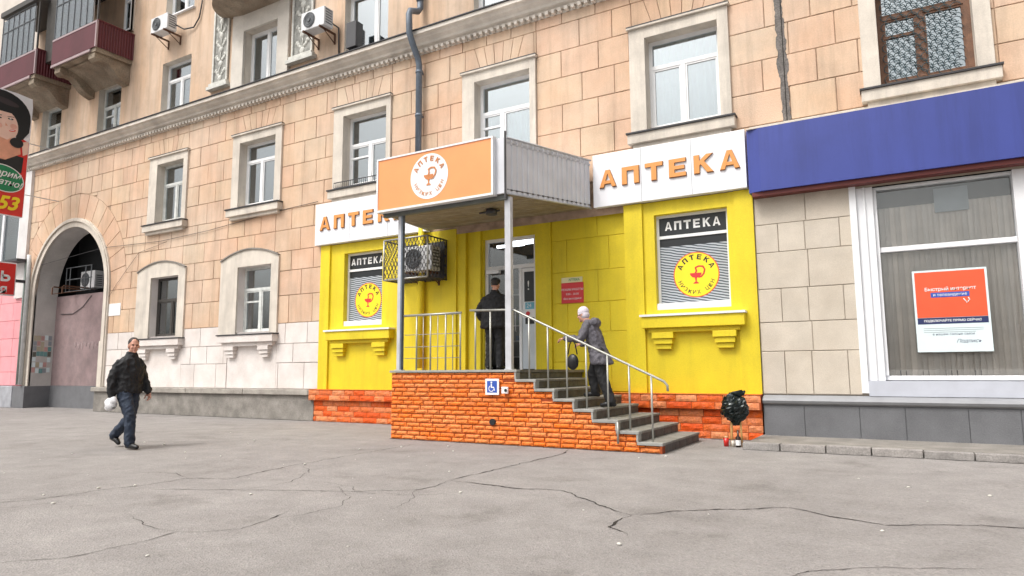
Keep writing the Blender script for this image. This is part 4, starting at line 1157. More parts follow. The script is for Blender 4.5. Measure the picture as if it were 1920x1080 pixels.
# red notice by the door
t = obj("wall_notice", B(-5.925, -5.44, .105, .119, 2.52, 2.93), M_red)
tag(t, "small red notice with white writing and a pale strip, beside the pharmacy door", "notice")
mb = MB(); mb.text("РЕЖИМ РАБОТЫ", .058, facM(-5.68, .1035, 2.79), 0); mb.text("8.00 – 20.00", .055, facM(-5.68, .1035, 2.70), 0); mb.text("без выходных", .058, facM(-5.68, .1035, 2.61), 0)
obj("print", mb, M_pwhite, t)
mb = MB(); mb.box(-5.92, -5.46, .108, .119, 2.935, 3.04, 0); mb.text("АПТЕКА", .06, facM(-5.64, .1065, 2.987), 1, 0, .002)
obj("header_plate", mb, [mat("pale_cream_print", (.72, .66, .38), .5), M_pgreen], t)
t = obj("paper_notice", B(-22.02, -21.24, -.012, -.004, 2.99, 3.38), M_pwhite)
tag(t, "blank white paper notice pasted on the stone wall right of the arch", "notice")
# poster in the shop window
t = obj("window_poster", B(.17, 1.14, .186, .192, 1.43, 2.70), M_ppale)
tag(t, "orange and white paper poster taped inside the right-hand shop window", "poster")
mb = MB(); mb.box(.20, 1.11, .1835, .1855, 1.96, 2.67, 0); mb.box(.20, 1.11, .1835, .1855, 1.86, 1.955, 1); mb.box(.40, .90, .1815, .1835, 2.27, 2.345, 2)
obj("print", mb, [M_porange, M_pnavy, M_pblue], t)
mb = MB(); mb.text("Быстрый интернет", .074, facM(.655, .1815, 2.395), 0, 0, .001); mb.text("и телевидение", .062, facM(.65, .180, 2.308), 0)
mb.text("ПОДКЛЮЧАЙТЕ ПРЯМО СЕЙЧАС", .045, facM(.655, .182, 1.907), 0, 0, .001)
mb.text("в нашем салоне связи", .05, facM(.655, .184, 1.70), 1); mb.text("Подпись", .075, facM(.84, .184, 1.59), 1, shear=.4)
for k in range(3): mb.box(.27, 1.04 - .1 * (k == 2), .1835, .1858, 1.79 - k * .03, 1.796 - k * .03, 2)
mb.tube([(.82, .182, 2.24), (.86, .182, 2.17), (.90, .182, 2.22), (.88, .182, 2.25)], .007, 4, 0)
obj("lettering", mb, [M_pwhite, M_pnavy, M_pgrey], t)
# collage of small notices on the arch reveal
rr = random.Random(5); mb = MB()
for i in range(5):
    for j in range(7):
        if rr.random() < .12: continue
        y = .06 + i * .12; z = 1.22 + j * .19 + rr.uniform(-.02, .02)
        mb.box(AL + .003, AL + .006 + rr.uniform(0, .004), y, y + .11, z, z + .15 + rr.uniform(0, .03), rr.randrange(6))
t = obj("pasted_notices", mb, [M_pgrey, M_ppale, mat("beige_paper", (.45, .4, .3), .8), mat("dark_paper", (.12, .12, .1), .8), mat("teal_paper", (.15, .3, .3), .8), mat("pink_paper", (.5, .3, .28), .8)])
tag(t, "patchwork of small torn paper notices pasted on the left side of the arch", "notices")

# billboard at the left edge, standing out from the wall, faces +X
XB = -25.42
bb = thing("billboard", "tall red advertising board with a dark-haired woman and the digits 53, at the left edge", "billboard", (XB, -2, 6.4))
y1, y0_, zb, zt = -1.06, -3.3, 6.40, 10.62
pts = [(XB - .1, y0_, zb), (XB - .1, y1 - .05, zb), (XB - .1, y1, zt - .35), (XB - .1, y1 - .03, zt - .06), (XB - .1, y1 - .5, zt + .0), (XB - .1, y0_, zt)]
obj("board", MB().prism(pts, (.1, 0, 0)), M_signwhite, bb)
def P(yz, k): return [(XB + .003 * k, y, z) for y, z in yz]
mb = MB()
def pg(yz, k, mi): mb.add(P(yz, k), [tuple(range(len(yz)))], mi)
def pe(c, ry, rz, k, mi, a0=0, a1=2 * math.pi, n=30, rot=0):
    pts = []
    for i in range(n):
        t = a0 + (a1 - a0) * i / n; u = ry * math.cos(t); v_ = rz * math.sin(t)
        pts.append((c[0] + u * math.cos(rot) - v_ * math.sin(rot), c[1] + u * math.sin(rot) + v_ * math.cos(rot)))
    pg(pts, k, mi)
pg([(-3.28, 6.42), (-1.12, 6.42), (-1.10, 9.0), (-1.3, 9.1), (-3.28, 8.3)], 1, 0)      # red field
pg([(-3.28, 7.9), (-1.25, 7.9), (-1.22, 8.45), (-1.7, 8.50), (-3.28, 8.4)], 2, 1)      # dark dress
pg([(-2.9, 8.25), (-1.75, 8.25), (-1.32, 8.55), (-1.35, 8.75), (-1.6, 8.95), (-2.0, 9.0), (-2.9, 8.8)], 3, 2)   # shoulder
pe((-1.98, 9.78), .88, .80, 4, 3)                                                     # hair
pg([(-1.35, 9.9), (-1.10, 9.75), (-1.12, 9.35), (-1.30, 9.05), (-1.50, 9.0), (-1.5, 9.6)], 5, 3)
pe((-1.86, 9.42), .40, .52, 6, 4, rot=.2)                                              # face
pg([(-2.6, 10.1), (-2.4, 9.84), (-2.0, 9.86), (-1.62, 9.86), (-1.36, 9.70), (-1.22, 9.9), (-1.5, 10.25), (-2.1, 10.35)], 7, 3)  # fringe
pe((-1.70, 9.66), .085, .028, 8, 3); pe((-2.04, 9.62), .085, .028, 8, 3); pe((-1.62, 9.28), .10, .035, 8, 0, rot=.3); pe((-1.63, 9.285), .075, .012, 9, 5, rot=.3)
pg([(-1.84, 9.50), (-1.76, 9.40), (-1.84, 9.39)], 8, 2)
pe((-1.47, 8.90), .20, .17, 9, 3); pg([(-1.32, 8.95), (-1.12, 9.05), (-1.12, 8.6), (-1.26, 8.5)], 8, 4)   # dark ball and hand
pe((-1.75, 7.62), .60, .45, 10, 6, rot=-.25); pe((-1.75, 7.62), .57, .42, 11, 7, rot=-.25)
pe((-1.60, 9.43), .10, .09, 7, 8 + 1, rot=.2); pe((-2.02, 9.36), .10, .09, 7, 9, rot=.2); pg([(-2.05, 9.0), (-1.75, 8.93), (-1.62, 9.05), (-1.72, 8.82), (-2.0, 8.85)], 7, 2)
pe((-1.9, 10.22), .42, .10, 8, 10, rot=-.15); pe((-1.705, 9.665), .03, .02, 9, 5); pg([(-1.80, 9.73), (-1.60, 9.76), (-1.60, 9.74), (-1.80, 9.715)], 9, 3); pg([(-2.15, 9.71), (-1.96, 9.72), (-1.96, 9.70), (-2.15, 9.69)], 9, 3)
def tx(s, y, z, size, mi, k, off=.0, rot=0, shear=.3): mb.text(s, size, xpM(XB + .003 * k, y, z, rot), mi, 0, off, 1.0, 'CENTER', shear)
tx("говорим", -1.90, 7.78, .30, 5, 13, .004, -.04); tx("бесплатно!", -1.98, 7.50, .28, 5, 13, .004, -.06)
tx("4 53", -1.85, 6.78, .62, 8, 13, .02, 0.02); tx("8", -2.9, 6.78, .62, 8, 13, .02)
obj("print", mb, [M_redsign, M_pblack, M_pskin, M_pblack, M_pskin2, M_pwhite, M_pwhite, M_pgreen, M_pyellow, mat('blush_print', (0.80, 0.42, 0.33), 0.45, 0.1, 4), mat('hair_sheen_print', (0.05, 0.04, 0.045), 0.4)], bb)
mb = MB()
for z in (7.2, 9.0): obj("bracket", B(XB - .07, XB - .045, y1, .0, z, z + .025), M_steel, bb)
# small red light-box
rs = thing("light_box_sign", "small red box sign with white letters on the pink wall left of the arch", "sign", (-26.95, -.9, 3.9))
obj("case", B(-27.2, -26.92, -1.45, -.50, 3.90, 5.06), M_white, rs, bevel=.01)
obj("face", B(-26.92, -26.905, -1.43, -.54, 3.94, 5.02), M_redsign, rs)
obj("letter", MB().text("ь", .62, xpM(-26.902, -.84, 4.58), 0, 0, .015), M_pwhite, rs); obj("letter", MB().text("я", .42, xpM(-26.902, -.86, 4.10), 0, 0, .012), M_pwhite, rs)
obj("bracket", B(-27.12, -27.0, -.5, -.02, 4.4, 4.5), M_darkmetal, rs)

# wheelchair sign and call button on the brick wall are placed after the stairs

# ---------------------------------------------------------------- drainpipes
t = thing("drainpipe", "dark grey drainpipe stepping over the cornice above the canopy, yellow below it", "drainpipe", (-9.4, -.2, 1.2))
obj("upper_pipe", MB().tube([(-9.4, -.13, 14), (-9.4, -.13, 9.72), (-9.42, -.2, 9.62), (-9.42, -.48, 9.50), (-9.42, -.52, 9.4), (-9.42, -.5, 8.95), (-9.4, -.42, 8.75), (-9.4, -.2, 8.45), (-9.4, -.15, 8.3), (-9.4, -.15, 5.4)], .075, 14), M_pipe, t)
mb = MB()
for z in (8.1, 7.05, 6.0, 9.9): mb.tube([(-9.4, -.145, z), (-9.4, -.145, z + .06)], .088, 14); 
for z in (8.12, 7.07): mb.box(-9.42, -9.38, -.1, .02, z, z + .03)
obj("collar", mb, M_pipe, t)
obj("lower_pipe", MB().tube([(-9.32, -.10, 5.4), (-9.32, -.10, 1.25)], .075, 14), M_yellow, t)
t = obj("drainpipe", MB().tube([(-26.9, -.16, 5.4), (-26.85, -.16, 5.1), (-26.82, -.16, .8)], .065, 12), M_pipewhite)
tag(t, "white drainpipe beside the left foot of the arch", "drainpipe")
t = obj("drainpipe", MB().tube([(-27.15, -.12, 5.2), (-27.12, -.12, .8)], .045, 10), mat("green_grey_pipe", (.25, .3, .28), .6, .2, 5))
tag(t, "thinner grey-green pipe down the edge of the pink wall", "drainpipe")

# ---------------------------------------------------------------- air conditioners
def aircon(label, x, z, w=.82, h=.55, y=-.52, hose=None, group="outdoor air-conditioning units"):
    t = thing("air_conditioner", label, "air conditioner", (x + w / 2, y, z), group)
    obj("casing", B(x, x + w, y, y + .32, z, z + h), M_acwhite, t, bevel=.015)
    c = V((x + w * .36, y - .004, z + h * .5)); r = h * .40
    mb = MB(); mb.tube([(c.x, y + .01, c.z), (c.x, y - .02, c.z)], r, 24); mb.tube([(c.x, y - .02, c.z), (c.x, y - .035, c.z)], r * .25, 12)
    obj("fan_grille", mb, M_fan, t)
    mb = MB()
    for k in range(3): mb.tube([(c.x + r * (.35 + .27 * k) * math.cos(a), y - .024, c.z + r * (.35 + .27 * k) * math.sin(a)) for a in [i * math.pi / 10 for i in range(21)]], .006, 4)
    obj("grille_ring", mb, M_darkmetal, t)
    mb = MB()
    for k in range(6): mb.box(x + w + .0005, x + w + .006, y + .05, y + .27, z + .08 + k * .07, z + .11 + k * .07)
    obj("side_vent", mb, M_fan, t)
    for xx in (x + .1, x + w - .14):
        mb = MB(); mb.box(xx, xx + .04, y - .04, .02, z - .05, z - .005); mb.tube([(xx + .02, y + .12, z - .05), (xx + .02, -.01, z - .28)], .014, 5); mb.box(xx, xx + .04, -.03, .0, z - .30, z - .05)
        obj("bracket", mb, M_rust, t)
    if hose: obj("hose", MB().tube(hose, .022, 6), M_darkmetal, t)
    return t
aircon("white air conditioner under the high left window with a looping black hose", -19.62, 11.62, .85, .5, -.55,
       [(-18.8, -.3, 11.85), (-18.6, -.1, 11.72), (-18.2, -.05, 11.7), (-17.95, -.05, 11.95), (-17.85, -.05, 12.4), (-17.85, -.05, 13.2)])
aircon("white air conditioner on the ornament panel beside the open bay window", -12.98, 9.92, .82, .5, -.52, [(-12.2, -.3, 10.1), (-12.1, -.06, 10.0), (-12.1, -.03, 9.2)])
t3 = aircon("dim air conditioner in a wire frame inside the dark top of the arch", -25.55, 4.2, .9, .62, .95, None)
mb = MB()
for xx in (-25.85, -25.6, -24.6, -24.25): mb.tube([(xx, .62, 4.05), (xx, .62, 4.95)], .018, 5)
for z in (4.07, 4.5, 4.93): mb.tube([(-25.9, .62, z), (-24.2, .62, z)], .018, 5)
t = obj("wire_frame", mb, M_fan); tag(t, "pale wire guard frame in the dark opening under the arch top", "frame")

# caged unit left of the door
aircon("white air conditioner shut in a lattice cage between window and door", -9.55, 3.38, .78, .55, -.45)
cage = thing("metal_cage", "black lattice cage with a pale frame around the air conditioner by the canopy post", "cage", (-9.3, -.35, 3.18))
x0, x1, z0, z1, yy = -9.90, -8.69, 3.19, 4.08, -.70
mb = MB()
for p, q in (((x0, yy, z0), (x1, yy, z0)), ((x0, yy, z1), (x1, yy, z1)), ((x0, yy, z0), (x0, yy, z1)), ((x1, yy, z0), (x1, yy, z1))): mb.tube([p, q], .02, 6)
obj("front_frame", mb, M_railmetal, cage)
mb = MB()
for xx in (x0, x1):
    for z in (z0, z1): mb.tube([(xx, yy, z), (xx, 0, z)], .016, 6)
    mb.tube([(xx, -.02, z0), (xx, -.02, z1)], .016, 6)
obj("side_frame", mb, M_darkmetal, cage)
def lattice(mb, P0, du, dv, U, V_, n, r=.008):
    for s in (-1, 1):
        for k in range(-n, 2 * n):
            t0 = k * U / n; pts = []
            # line u = t0 + s*v*U/V
            a = []
            for v_ in (0, V_):
                u = t0 + (v_ if s > 0 else -v_) * .55
                a.append((u, v_))
            (u0, v0), (u1, v1) = a
            # clip to [0,U]
            def clip(u, v, uo, vo):
                if u < 0: tt = (0 - u) / (uo - u); return 0, v + (vo - v) * tt
                if u > U: tt = (U - u) / (uo - u); return U, v + (vo - v) * tt
                return u, v
            if (u0 <= 0 and u1 <= 0) or (u0 >= U and u1 >= U): continue
            c0 = clip(u0, v0, u1, v1); c1 = clip(u1, v1, u0, v0)
            mb.tube([P0 + du * c0[0] + dv * c0[1], P0 + du * c1[0] + dv * c1[1]], r, 4, caps=False)
mb = MB(); lattice(mb, V((x0, yy, z0)), V((1, 0, 0)), V((0, 0, 1)), x1 - x0, z1 - z0, 13)
for k in range(5): mb.tube([(x0 + .6 + .1 * k + .04 * math.cos(a * .7), yy - .01, z0 + .45 + .3 * math.sin(a * .7)) for a in range(10)], .008, 4)
obj("front_lattice", mb, M_darkmetal, cage)
obj("cage_shade_sheet", B(x0 + .02, x1 - .02, -.06, -.04, z0 + .03, z1 - .02), M_darkmetal, cage)  # dark sheet added for the shadow inside the cage
mb = MB(); lattice(mb, V((x1, yy, z0)), V((0, 1, 0)), V((0, 0, 1)), .7, z1 - z0, 6); obj("side_lattice", mb, M_darkmetal, cage)
mb = MB(); lattice(mb, V((x0, yy, z0)), V((0, 1, 0)), V((0, 0, 1)), .7, z1 - z0, 6)
obj("side_lattice", mb, M_darkmetal, cage)
mb = MB(); lattice(mb, V((x0, yy, z0)), V((1, 0, 0)), V((0, 1, 0)), x1 - x0, .7, 9); obj("bottom_lattice", mb, M_darkmetal, cage)

# ---------------------------------------------------------------- entrance stairs
st = thing("entrance_stairs", "orange brick landing with eight dark stone steps leading up to the pharmacy door", "stairs", (-5.6, -1.3, 0))
SP = [(1.20, -5.45), (1.05, -5.10), (0.90, -4.77), (0.75, -4.43), (0.60, -4.12), (0.45, -3.74), (0.30, -3.42), (0.15, -3.07)]
YF, YS = -2.55, -0.6
# brick wall body with stepped top
pts = [(-8.05, YF, 0), (-3.09, YF, 0)]
for (z, x) in SP[::-1]: pts += [(x - .02 if True else x, YF, z - .045)] if not pts or True else []
prof = [(-8.05, 0), (-3.10, 0)]
for i in range(7, -1, -1):
    z, x = SP[i]; prof.append((x - .03, z - .05)); 
    if i > 0: prof.append((SP[i - 1][1] - .03, z - .05))
prof.append((-8.05, 1.15))
front = obj("brick_wall", MB().prism([(x, YF, z) for x, z in prof][::-1], (0, .16, 0)), M_brickjoint, st)
obj("left_wall", B(-8.05, -7.9, YF + .16, -.22, 0, 1.15), M_brickjoint, st)
rm_o = [rough_mesh("brick", M_orangebrick, 20 + s, 0.10) for s in range(7)]
rc = []
for ri in range(16):
    z0 = ri * .075 + (.004 if ri % 2 == 0 else 0); z1 = ri * .075 + .075 - (.005 if ri % 2 else 0)
    xr = [x for (z, x) in SP if z > z1 - .004][-1] - .01
    if z1 > 1.16: z1 = 1.163
    x = -8.06 - (.0, .13, .04, .17)[ri % 4]
    while x < xr:
        w_ = random.choice([.22, .25, .28, .30]); a_, b_ = max(x, -8.06), min(x + w_, xr)
        if xr - b_ < .1: b_ = xr
        top_ = z1
        for (zz, xx) in SP[1:]:
            if zz - .05 < z1 <= zz + .002 and b_ > [q[1] for q in SP if q[0] > zz + .1][-1] - .05: top_ = min(z1, zz - .042)
        cut = [q[1] - .03 for q in SP if z1 > 0 and a_ + .04 < q[1] - .03 < b_ - .04 and top_ < z1]
        if cut: rc.append((a_, cut[0], z0, z1)); a_ = cut[0]
        if b_ - a_ > .03 and top_ - z0 > .015: rc.append((a_, b_, z0, top_))
        if b_ == xr: break
        x = b_
place_blocks(rc, rm_o, M_orangebrick, front, "brick", YF - .022, .04, .006, gapx=.014)
rc = []
for ri in range(8):
    y = YF + (0.1 if ri % 2 else 0)
    while y < -.25: rc.append((y, min(y + .3, -.22), ri)); y += .3
for (ya, yb, ri) in rc:
    o = bpy.data.objects.new("brick", rm_o[ri % 7]); C.objects.link(o); o.parent = front
    o.location = V((-8.055, (ya + yb) / 2, ri * .15 + .073)) - world_origin(front); o.rotation_euler = (0, 0, R(-90)); o.scale = (yb - ya - .009, .05, .14)
# landing slab and coping
obj("landing", B(-8.0, -5.46, YF + .09, .135, 1.15, 1.20), M_tread, st)
obj("landing_fill", B(-7.89, -5.50, YF + .17, .1, 0, 1.149), M_step, st)
M_cop = mat("pale_coping", (.31, .31, .29), .7, .2, 6)
obj("coping", B(-8.08, -5.44, YF - .045, YF + .088, 1.166, 1.206), M_cop, st, bevel=.006)
for i in range(8):
    z, x = SP[i]; xn = SP[i + 1][1] if i < 7 else None
    # riser at x (front edge of level z), going down to next tread
    zb_ = z - .15
    n = 5; yw = (YS - (YF + .02)) / n
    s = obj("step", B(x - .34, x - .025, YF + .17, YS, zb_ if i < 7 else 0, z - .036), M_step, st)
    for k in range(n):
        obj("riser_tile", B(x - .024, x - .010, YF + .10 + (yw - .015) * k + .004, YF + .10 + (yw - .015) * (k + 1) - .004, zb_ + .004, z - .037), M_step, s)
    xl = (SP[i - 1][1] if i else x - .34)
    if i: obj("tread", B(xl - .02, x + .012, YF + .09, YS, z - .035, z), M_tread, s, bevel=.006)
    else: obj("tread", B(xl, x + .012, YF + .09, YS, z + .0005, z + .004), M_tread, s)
    if i:
        obj("tread_cap", B(xl - .02, x + .012, YF - .05, YF + .088, z - .040, z + .003), M_cop, s, bevel=.005)
    obj("riser_cap", B(x - .03, x + .0, YF - .045, YF + .088, zb_ + (.004), z - .041 if i else z - .04), M_cop if i < 7 else M_brickjoint, s)
obj("side_wall", MB().prism([(x, YS - .001, z) for x, z in prof][::-1], (0, .08, 0)), M_step, st)
# vent hole
t = obj("vent_hole", MB().tube([(-5.9, YF - .055, .36), (-5.9, YF + .06, .36)], .052, 20), M_pblack, st)
# wheelchair sign
ws = obj("wheelchair_sign", B(-6.02, -5.76, YF - .065, YF - .05, .80, 1.06), M_pwhite)
tag(ws, "square blue and white wheelchair access sign on the orange brick wall", "sign")
mb = MB(); y = YF - .067; mb.box(-5.985, -5.795, y - .001, y + .001, .835, 1.025, 0)
Mx = facM(-5.89, y - .003, .93)
disc(mb, Mx, .016, mi=1, c=(-.01, .07)); poly(mb, Mx, [(-.022, .05), (0, .05), (.004, .0), (-.022, 0)], 1)
poly(mb, Mx, [(-.02, .0), (.04, .0), (.06, -.06), (.045, -.065), (.03, -.018), (-.02, -.018)], 1, .0005)
nn = 14; ring = []
for i in range(nn): a0 = R(115 + 235 * i / nn); a1 = R(115 + 235 * (i + 1) / nn); poly(mb, Mx, [(-.012 + .04 * math.cos(a0), -.03 + .04 * math.sin(a0)), (-.012 + .052 * math.cos(a0), -.03 + .052 * math.sin(a0)), (-.012 + .052 * math.cos(a1), -.03 + .052 * math.sin(a1)), (-.012 + .04 * math.cos(a1), -.03 + .04 * math.sin(a1))][::-1], 1, .001)
obj("pictogram", mb, [M_pblue, M_pwhite], ws)
cb = thing("call_button", "small white call button box with a dark button on the orange brick wall", "call button", (-5.64, YF - .05, .82))
obj("box", B(-5.70, -5.58, YF - .09, YF - .05, .82, .93), M_pwhite, cb, bevel=.01); obj("button", MB().tube([(-5.615, YF - .09, .875), (-5.615, YF - .10, .875)], .025, 12), M_pblack, cb)

# ---------------------------------------------------------------- railings
rl = thing("railing", "pale metal handrail with slim posts along the landing and down the steps", "railing", (-5.4, -2.47, .15))
YR = -2.47
obj("handrail", MB().tube([(-6.42, YR, 2.22), (-5.56, YR, 2.19), (-5.35, YR, 2.09), (-4.3, YR, 1.60), (-3.20, YR, 1.09), (-3.05, YR, 1.02), (-3.0, YR, .96), (-3.0, YR, .88)], .018, 8), M_railmetal, rl)
obj("handrail", MB().tube([(-7.86, YR, 2.19), (-6.60, YR, 2.19)], .021, 8), M_railmetal, rl)
for (x, z) in ((-5.27, 1.05), (-4.93, .9), (-4.60, .75), (-4.27, .6), (-3.92, .45), (-3.58, .3), (-3.24, .15)):
    top = 2.09 + (x + 5.35) * -.465
    obj("post", MB().tube([(x, YR, z), (x, YR, top)], .015, 8), M_railmetal, rl)
for x in (-7.57, -7.26, -6.93, -6.62, -6.31, -6.01):
    obj("post", MB().tube([(x, YR, 1.2), (x, YR, 2.18)], .015, 8), M_railmetal, rl)
for z in (1.42, 1.62, 1.84): obj("wire", MB().tube([(-7.84, YR, z), (-6.62, YR, z)], .006, 4), M_railmetal, rl)
for x in (-7.42, -7.10, -6.78): obj("thin_bar", MB().tube([(x, YR, 1.2), (x, YR, 2.18)], .008, 5), M_railmetal, rl)
obj("lower_pipe", MB().tube([(-3.72, YF - .07, .43), (-3.72, YF - .07, .12)], .018, 6), M_railmetal, rl)

# ---------------------------------------------------------------- canopy
M_post = mat("pale_grey_post", (0.52, 0.53, 0.56), 0.45, 0.15, 4, drip=0.15)
cn = thing("canopy", "box canopy over the entrance with orange front sign, grey ribbed side and white posts", "canopy", (-7, -1.3, 1.2))
FL, FR, WR, WL = V((-8.33, -2.6, 0)), V((-5.59, -2.6, 0)), V((-5.12, -.16, 0)), V((-9.05, -.16, 0))
zf, zw, h = 4.14, 4.32, 0.965
def up_(p, z): return (p.x, p.y, z)
# soffit boards (run along x), sloped
n = 14
for i in range(n):
    t0, t1 = i / n, (i + 1) / n - .008
    a_, b_ = FL.lerp(WL, t0), FR.lerp(WR, t0); c_, d_ = FR.lerp(WR, t1), FL.lerp(WL, t1)
    z0_, z1_ = zf + (zw - zf) * t0, zf + (zw - zf) * t1
    mb = MB(); q = [up_(a_, z0_), up_(b_, z0_), up_(c_, z1_), up_(d_, z1_)]; mb.prism(q[::-1], (0, 0, .02)); obj("soffit_board", mb, M_soffit, cn)
mb = MB(); mb.prism([up_(WL, zw + .06), up_(WR, zw + .06), up_(FR, zf + .06), up_(FL, zf + .06)], (0, 0, .02)); obj("deck", mb, M_darkwood, cn)
mb = MB(); mb.prism([up_(WL, zw + h - .1), up_(WR, zw + h - .1), up_(FR, zf + h - .1), up_(FL, zf + h - .1)], (0, 0, .03)); obj("roof_sheet", mb, M_greymetal, cn)
# side panels ribbed
for (p, q, sg) in ((FR, WR, 1), (FL, WL, -1)):
    d_ = (q - p); L = d_.length; d_.normalize(); nrm = V((d_.y, -d_.x, 0)) * sg; vs = []; k = 0; s = 0.0
    while s < L - .02:
        off = (0.0, 0.0, .018, .018)[k % 4]; pt = p + d_ * s - nrm * off
        zz = zf + (zw - zf) * s / L
        vs += [(pt.x, pt.y, zz), (pt.x, pt.y, zz + h)]; s += (.085, .012, .035, .012)[k % 4]; k += 1
    obj("ribbed_side", MB().add(vs, [(2 * i, 2 * i + 2, 2 * i + 3, 2 * i + 1) for i in range(k - 1)]), M_greymetal, cn)
    mb = MB()
    for (oz) in (0, h): mb.tube([p + nrm * .01 + V((0, 0, zf + oz)), q + nrm * .01 + V((0, 0, zw + oz))], .018, 6)
    obj("edge_trim", mb, M_steel, cn)
obj("corner_panel", B(-5.80, -5.59, -2.64, -2.60, zf, zf + h), M_greymetal, cn)
obj("front_back", B(-8.33, -5.80, -2.60, -2.58, zf, zf + h), M_greymetal, cn)
fs_ = obj("front_sign", B(-8.33, -5.80, -2.72, -2.605, zf - .01, zf + h), M_orange, cn)
mb = MB(); y = -2.735
for (a_, b_, c_, d_) in ((-8.345, -5.785, zf - .025, zf + .012), (-8.345, -5.785, zf + h, zf + h + .03), (-8.345, -8.31, zf + .012, zf + h), (-5.82, -5.785, zf + .012, zf + h)): mb.box(a_, b_, y, -2.60, c_, d_)
obj("white_border", mb, M_white, fs_)
mb = MB(); logo(mb, facM(-7.13, -2.724, zf + .50), .415, 0, 1, 1, tz=.004)
obj("round_emblem", mb, [M_pwhite, mat("orange_brown_print", (.55, .20, .06), .5)], fs_)
obj("edge_beam", B(-8.3, -5.62, -2.58, -2.50, zf - .09, zf - .003), mat("dark_green_grey_beam", (.12, .13, .12), .6, .2, 5), cn)
obj("lamp_fixture", MB().tube([(-6.55, -1.55, 4.10), (-6.55, -1.55, 4.19)], .11, 16).tube([(-6.85, -1.5, 4.17), (-6.4, -1.5, 4.17)], .02, 5), M_darkmetal, cn)
obj("post", MB().box(-7.985, -7.915, -2.52, -2.45, 1.206, 4.13), M_post, cn)
obj("post", MB().box(-7.914, -7.88, -2.52, -2.45, 1.206, 4.13), M_pipe, cn)
obj("post", MB().box(-5.68, -5.57, -2.535, -2.45, 1.206, 4.10), M_post, cn)
obj("post", MB().box(-5.60, -5.575, -2.68, -2.645, 4.05, 5.20), M_darkmetal, cn)
obj("shoe", MB().box(-8.02, -7.86, -2.54, -2.43, 1.2065, 1.22).box(-5.70, -5.55, -2.55, -2.43, 1.2065, 1.22), M_steel, cn)

# cables along the facade
mb = MB(); pts = [(-26.5, -.03, 5.0), (-22.4, -.03, 5.25), (-19.3, -.03, 5.15), (-17.04, -.03, 5.23), (-14.18, -.03, 5.44), (-12.7, -.03, 5.5)]
mb.tube(pts, .008, 4); mb.tube([(-22.2, -.03, 3.3), (-21.5, -.03, 4.0), (-20.4, -.03, 4.9), (-19.0, -.03, 5.1)], .006, 4)
tag(obj("wall_cable", mb, M_darkmetal), "thin cable drooping along the stone wall between arch and pharmacy", "cable")

# ---------------------------------------------------------------- wrapped bundle, candle and bottle by the wall
bt = thing("wrapped_bundle", "dark glossy crumpled bundle on two pale wooden sticks in front of the brick plinth", "bundle", (-2.37, -1.1, 0))
mb = MB(); mb.ell((-2.37, -1.1, .58), (.20, .18, .20), 36, 26); mb.ell((-2.35, -1.1, .44), (.09, .08, .10), 20, 14); mb.ell((-2.33, -1.1, .80), (.12, .05, .05), 12, 8)
mb.v = [p + (p - V((-2.37, -1.1, .55))).normalized() * (.05 * noise.noise(p * 9) + .06 * abs(noise.noise(p * 17)) + .02 * noise.noise(p * 45)) for p in mb.v]
mb.s = [False] * len(mb.s)
obj("wrapping", mb, M_foil, bt)
obj("stick", MB().tube([(-2.43, -1.12, 0), (-2.42, -1.1, .5)], .019, 7), M_stick, bt)
obj("stick", MB().tube([(-2.27, -1.12, 0), (-2.29, -1.1, .45)], .016, 7), M_stick, bt)
gl = thing("grave_candle", "red glass candle jar with a pale lid standing by the wooden stick", "candle", (-2.50, -1.18, 0))
obj("jar", MB().tube([(-2.50, -1.18, 0), (-2.50, -1.18, .13)], .042, 14, rr=[.038, .042]), mat("red_glass", (.5, .02, .015), .2), gl)
obj("lid", MB().tube([(-2.50, -1.18, .131), (-2.50, -1.18, .155)], .03, 12), mat("gold_lid", (.6, .4, .2), .4), gl)
bo = thing("glass_bottle", "dark brown bottle with pale labels standing under the wrapped bundle", "bottle", (-2.31, -1.22, 0))
obj("glass", MB().tube([(-2.31, -1.22, 0), (-2.31, -1.22, .14), (-2.31, -1.22, .18), (-2.31, -1.22, .26)], .036, 14, rr=[.04, .04, .016, .015]), mat("dark_bottle_glass", (.03, .012, .006), .15), bo)
obj("label", MB().tube([(-2.31, -1.22, .03), (-2.31, -1.22, .11)], .0412, 14, caps=False), M_pwhite, bo)
obj("glass_cup", MB().tube([(-2.385, -1.25, 0), (-2.385, -1.25, .10)], .025, 12), mat("cup_pale", (.5, .45, .38), .3), bo)

# ---------------------------------------------------------------- people
def remesh(mb, vox, smooth=2, wrinkle=0.0, wscale=14, seed=0, stretch=1.0):
    me = bpy.data.meshes.new("body_tmp"); me.from_pydata(mb.v, [], mb.f); me.update()
    o = bpy.data.objects.new("body_tmp", me); C.objects.link(o)
    m = o.modifiers.new("r", 'REMESH'); m.mode = 'VOXEL'; m.voxel_size = vox; m.use_smooth_shade = True
    if smooth: s = o.modifiers.new("s", 'SMOOTH'); s.iterations = smooth; s.factor = .5
    dg = bpy.context.evaluated_depsgraph_get(); dg.update()
    em = bpy.data.meshes.new_from_object(o.evaluated_get(dg))
    out = MB(); out.v = [v.co.copy() for v in em.vertices]
    if wrinkle:
        ns = [v.normal.copy() for v in em.vertices]; off = V((seed * 3.1, seed * 1.7, seed))
        for i, p in enumerate(out.v):
            q = V((p.x * wscale, p.y * wscale, p.z * wscale * stretch)) + off
            r_ = 1 - abs(noise.noise(q)) * 2.4
            out.v[i] = p + ns[i] * (wrinkle * r_ + wrinkle * .5 * noise.noise(q * 2.3))
    out.f = [list(p.vertices) for p in em.polygons]; out.m = [0] * len(out.f); out.s = [True] * len(out.f)
    bpy.data.objects.remove(o); bpy.data.meshes.remove(me); bpy.data.meshes.remove(em)
    return out
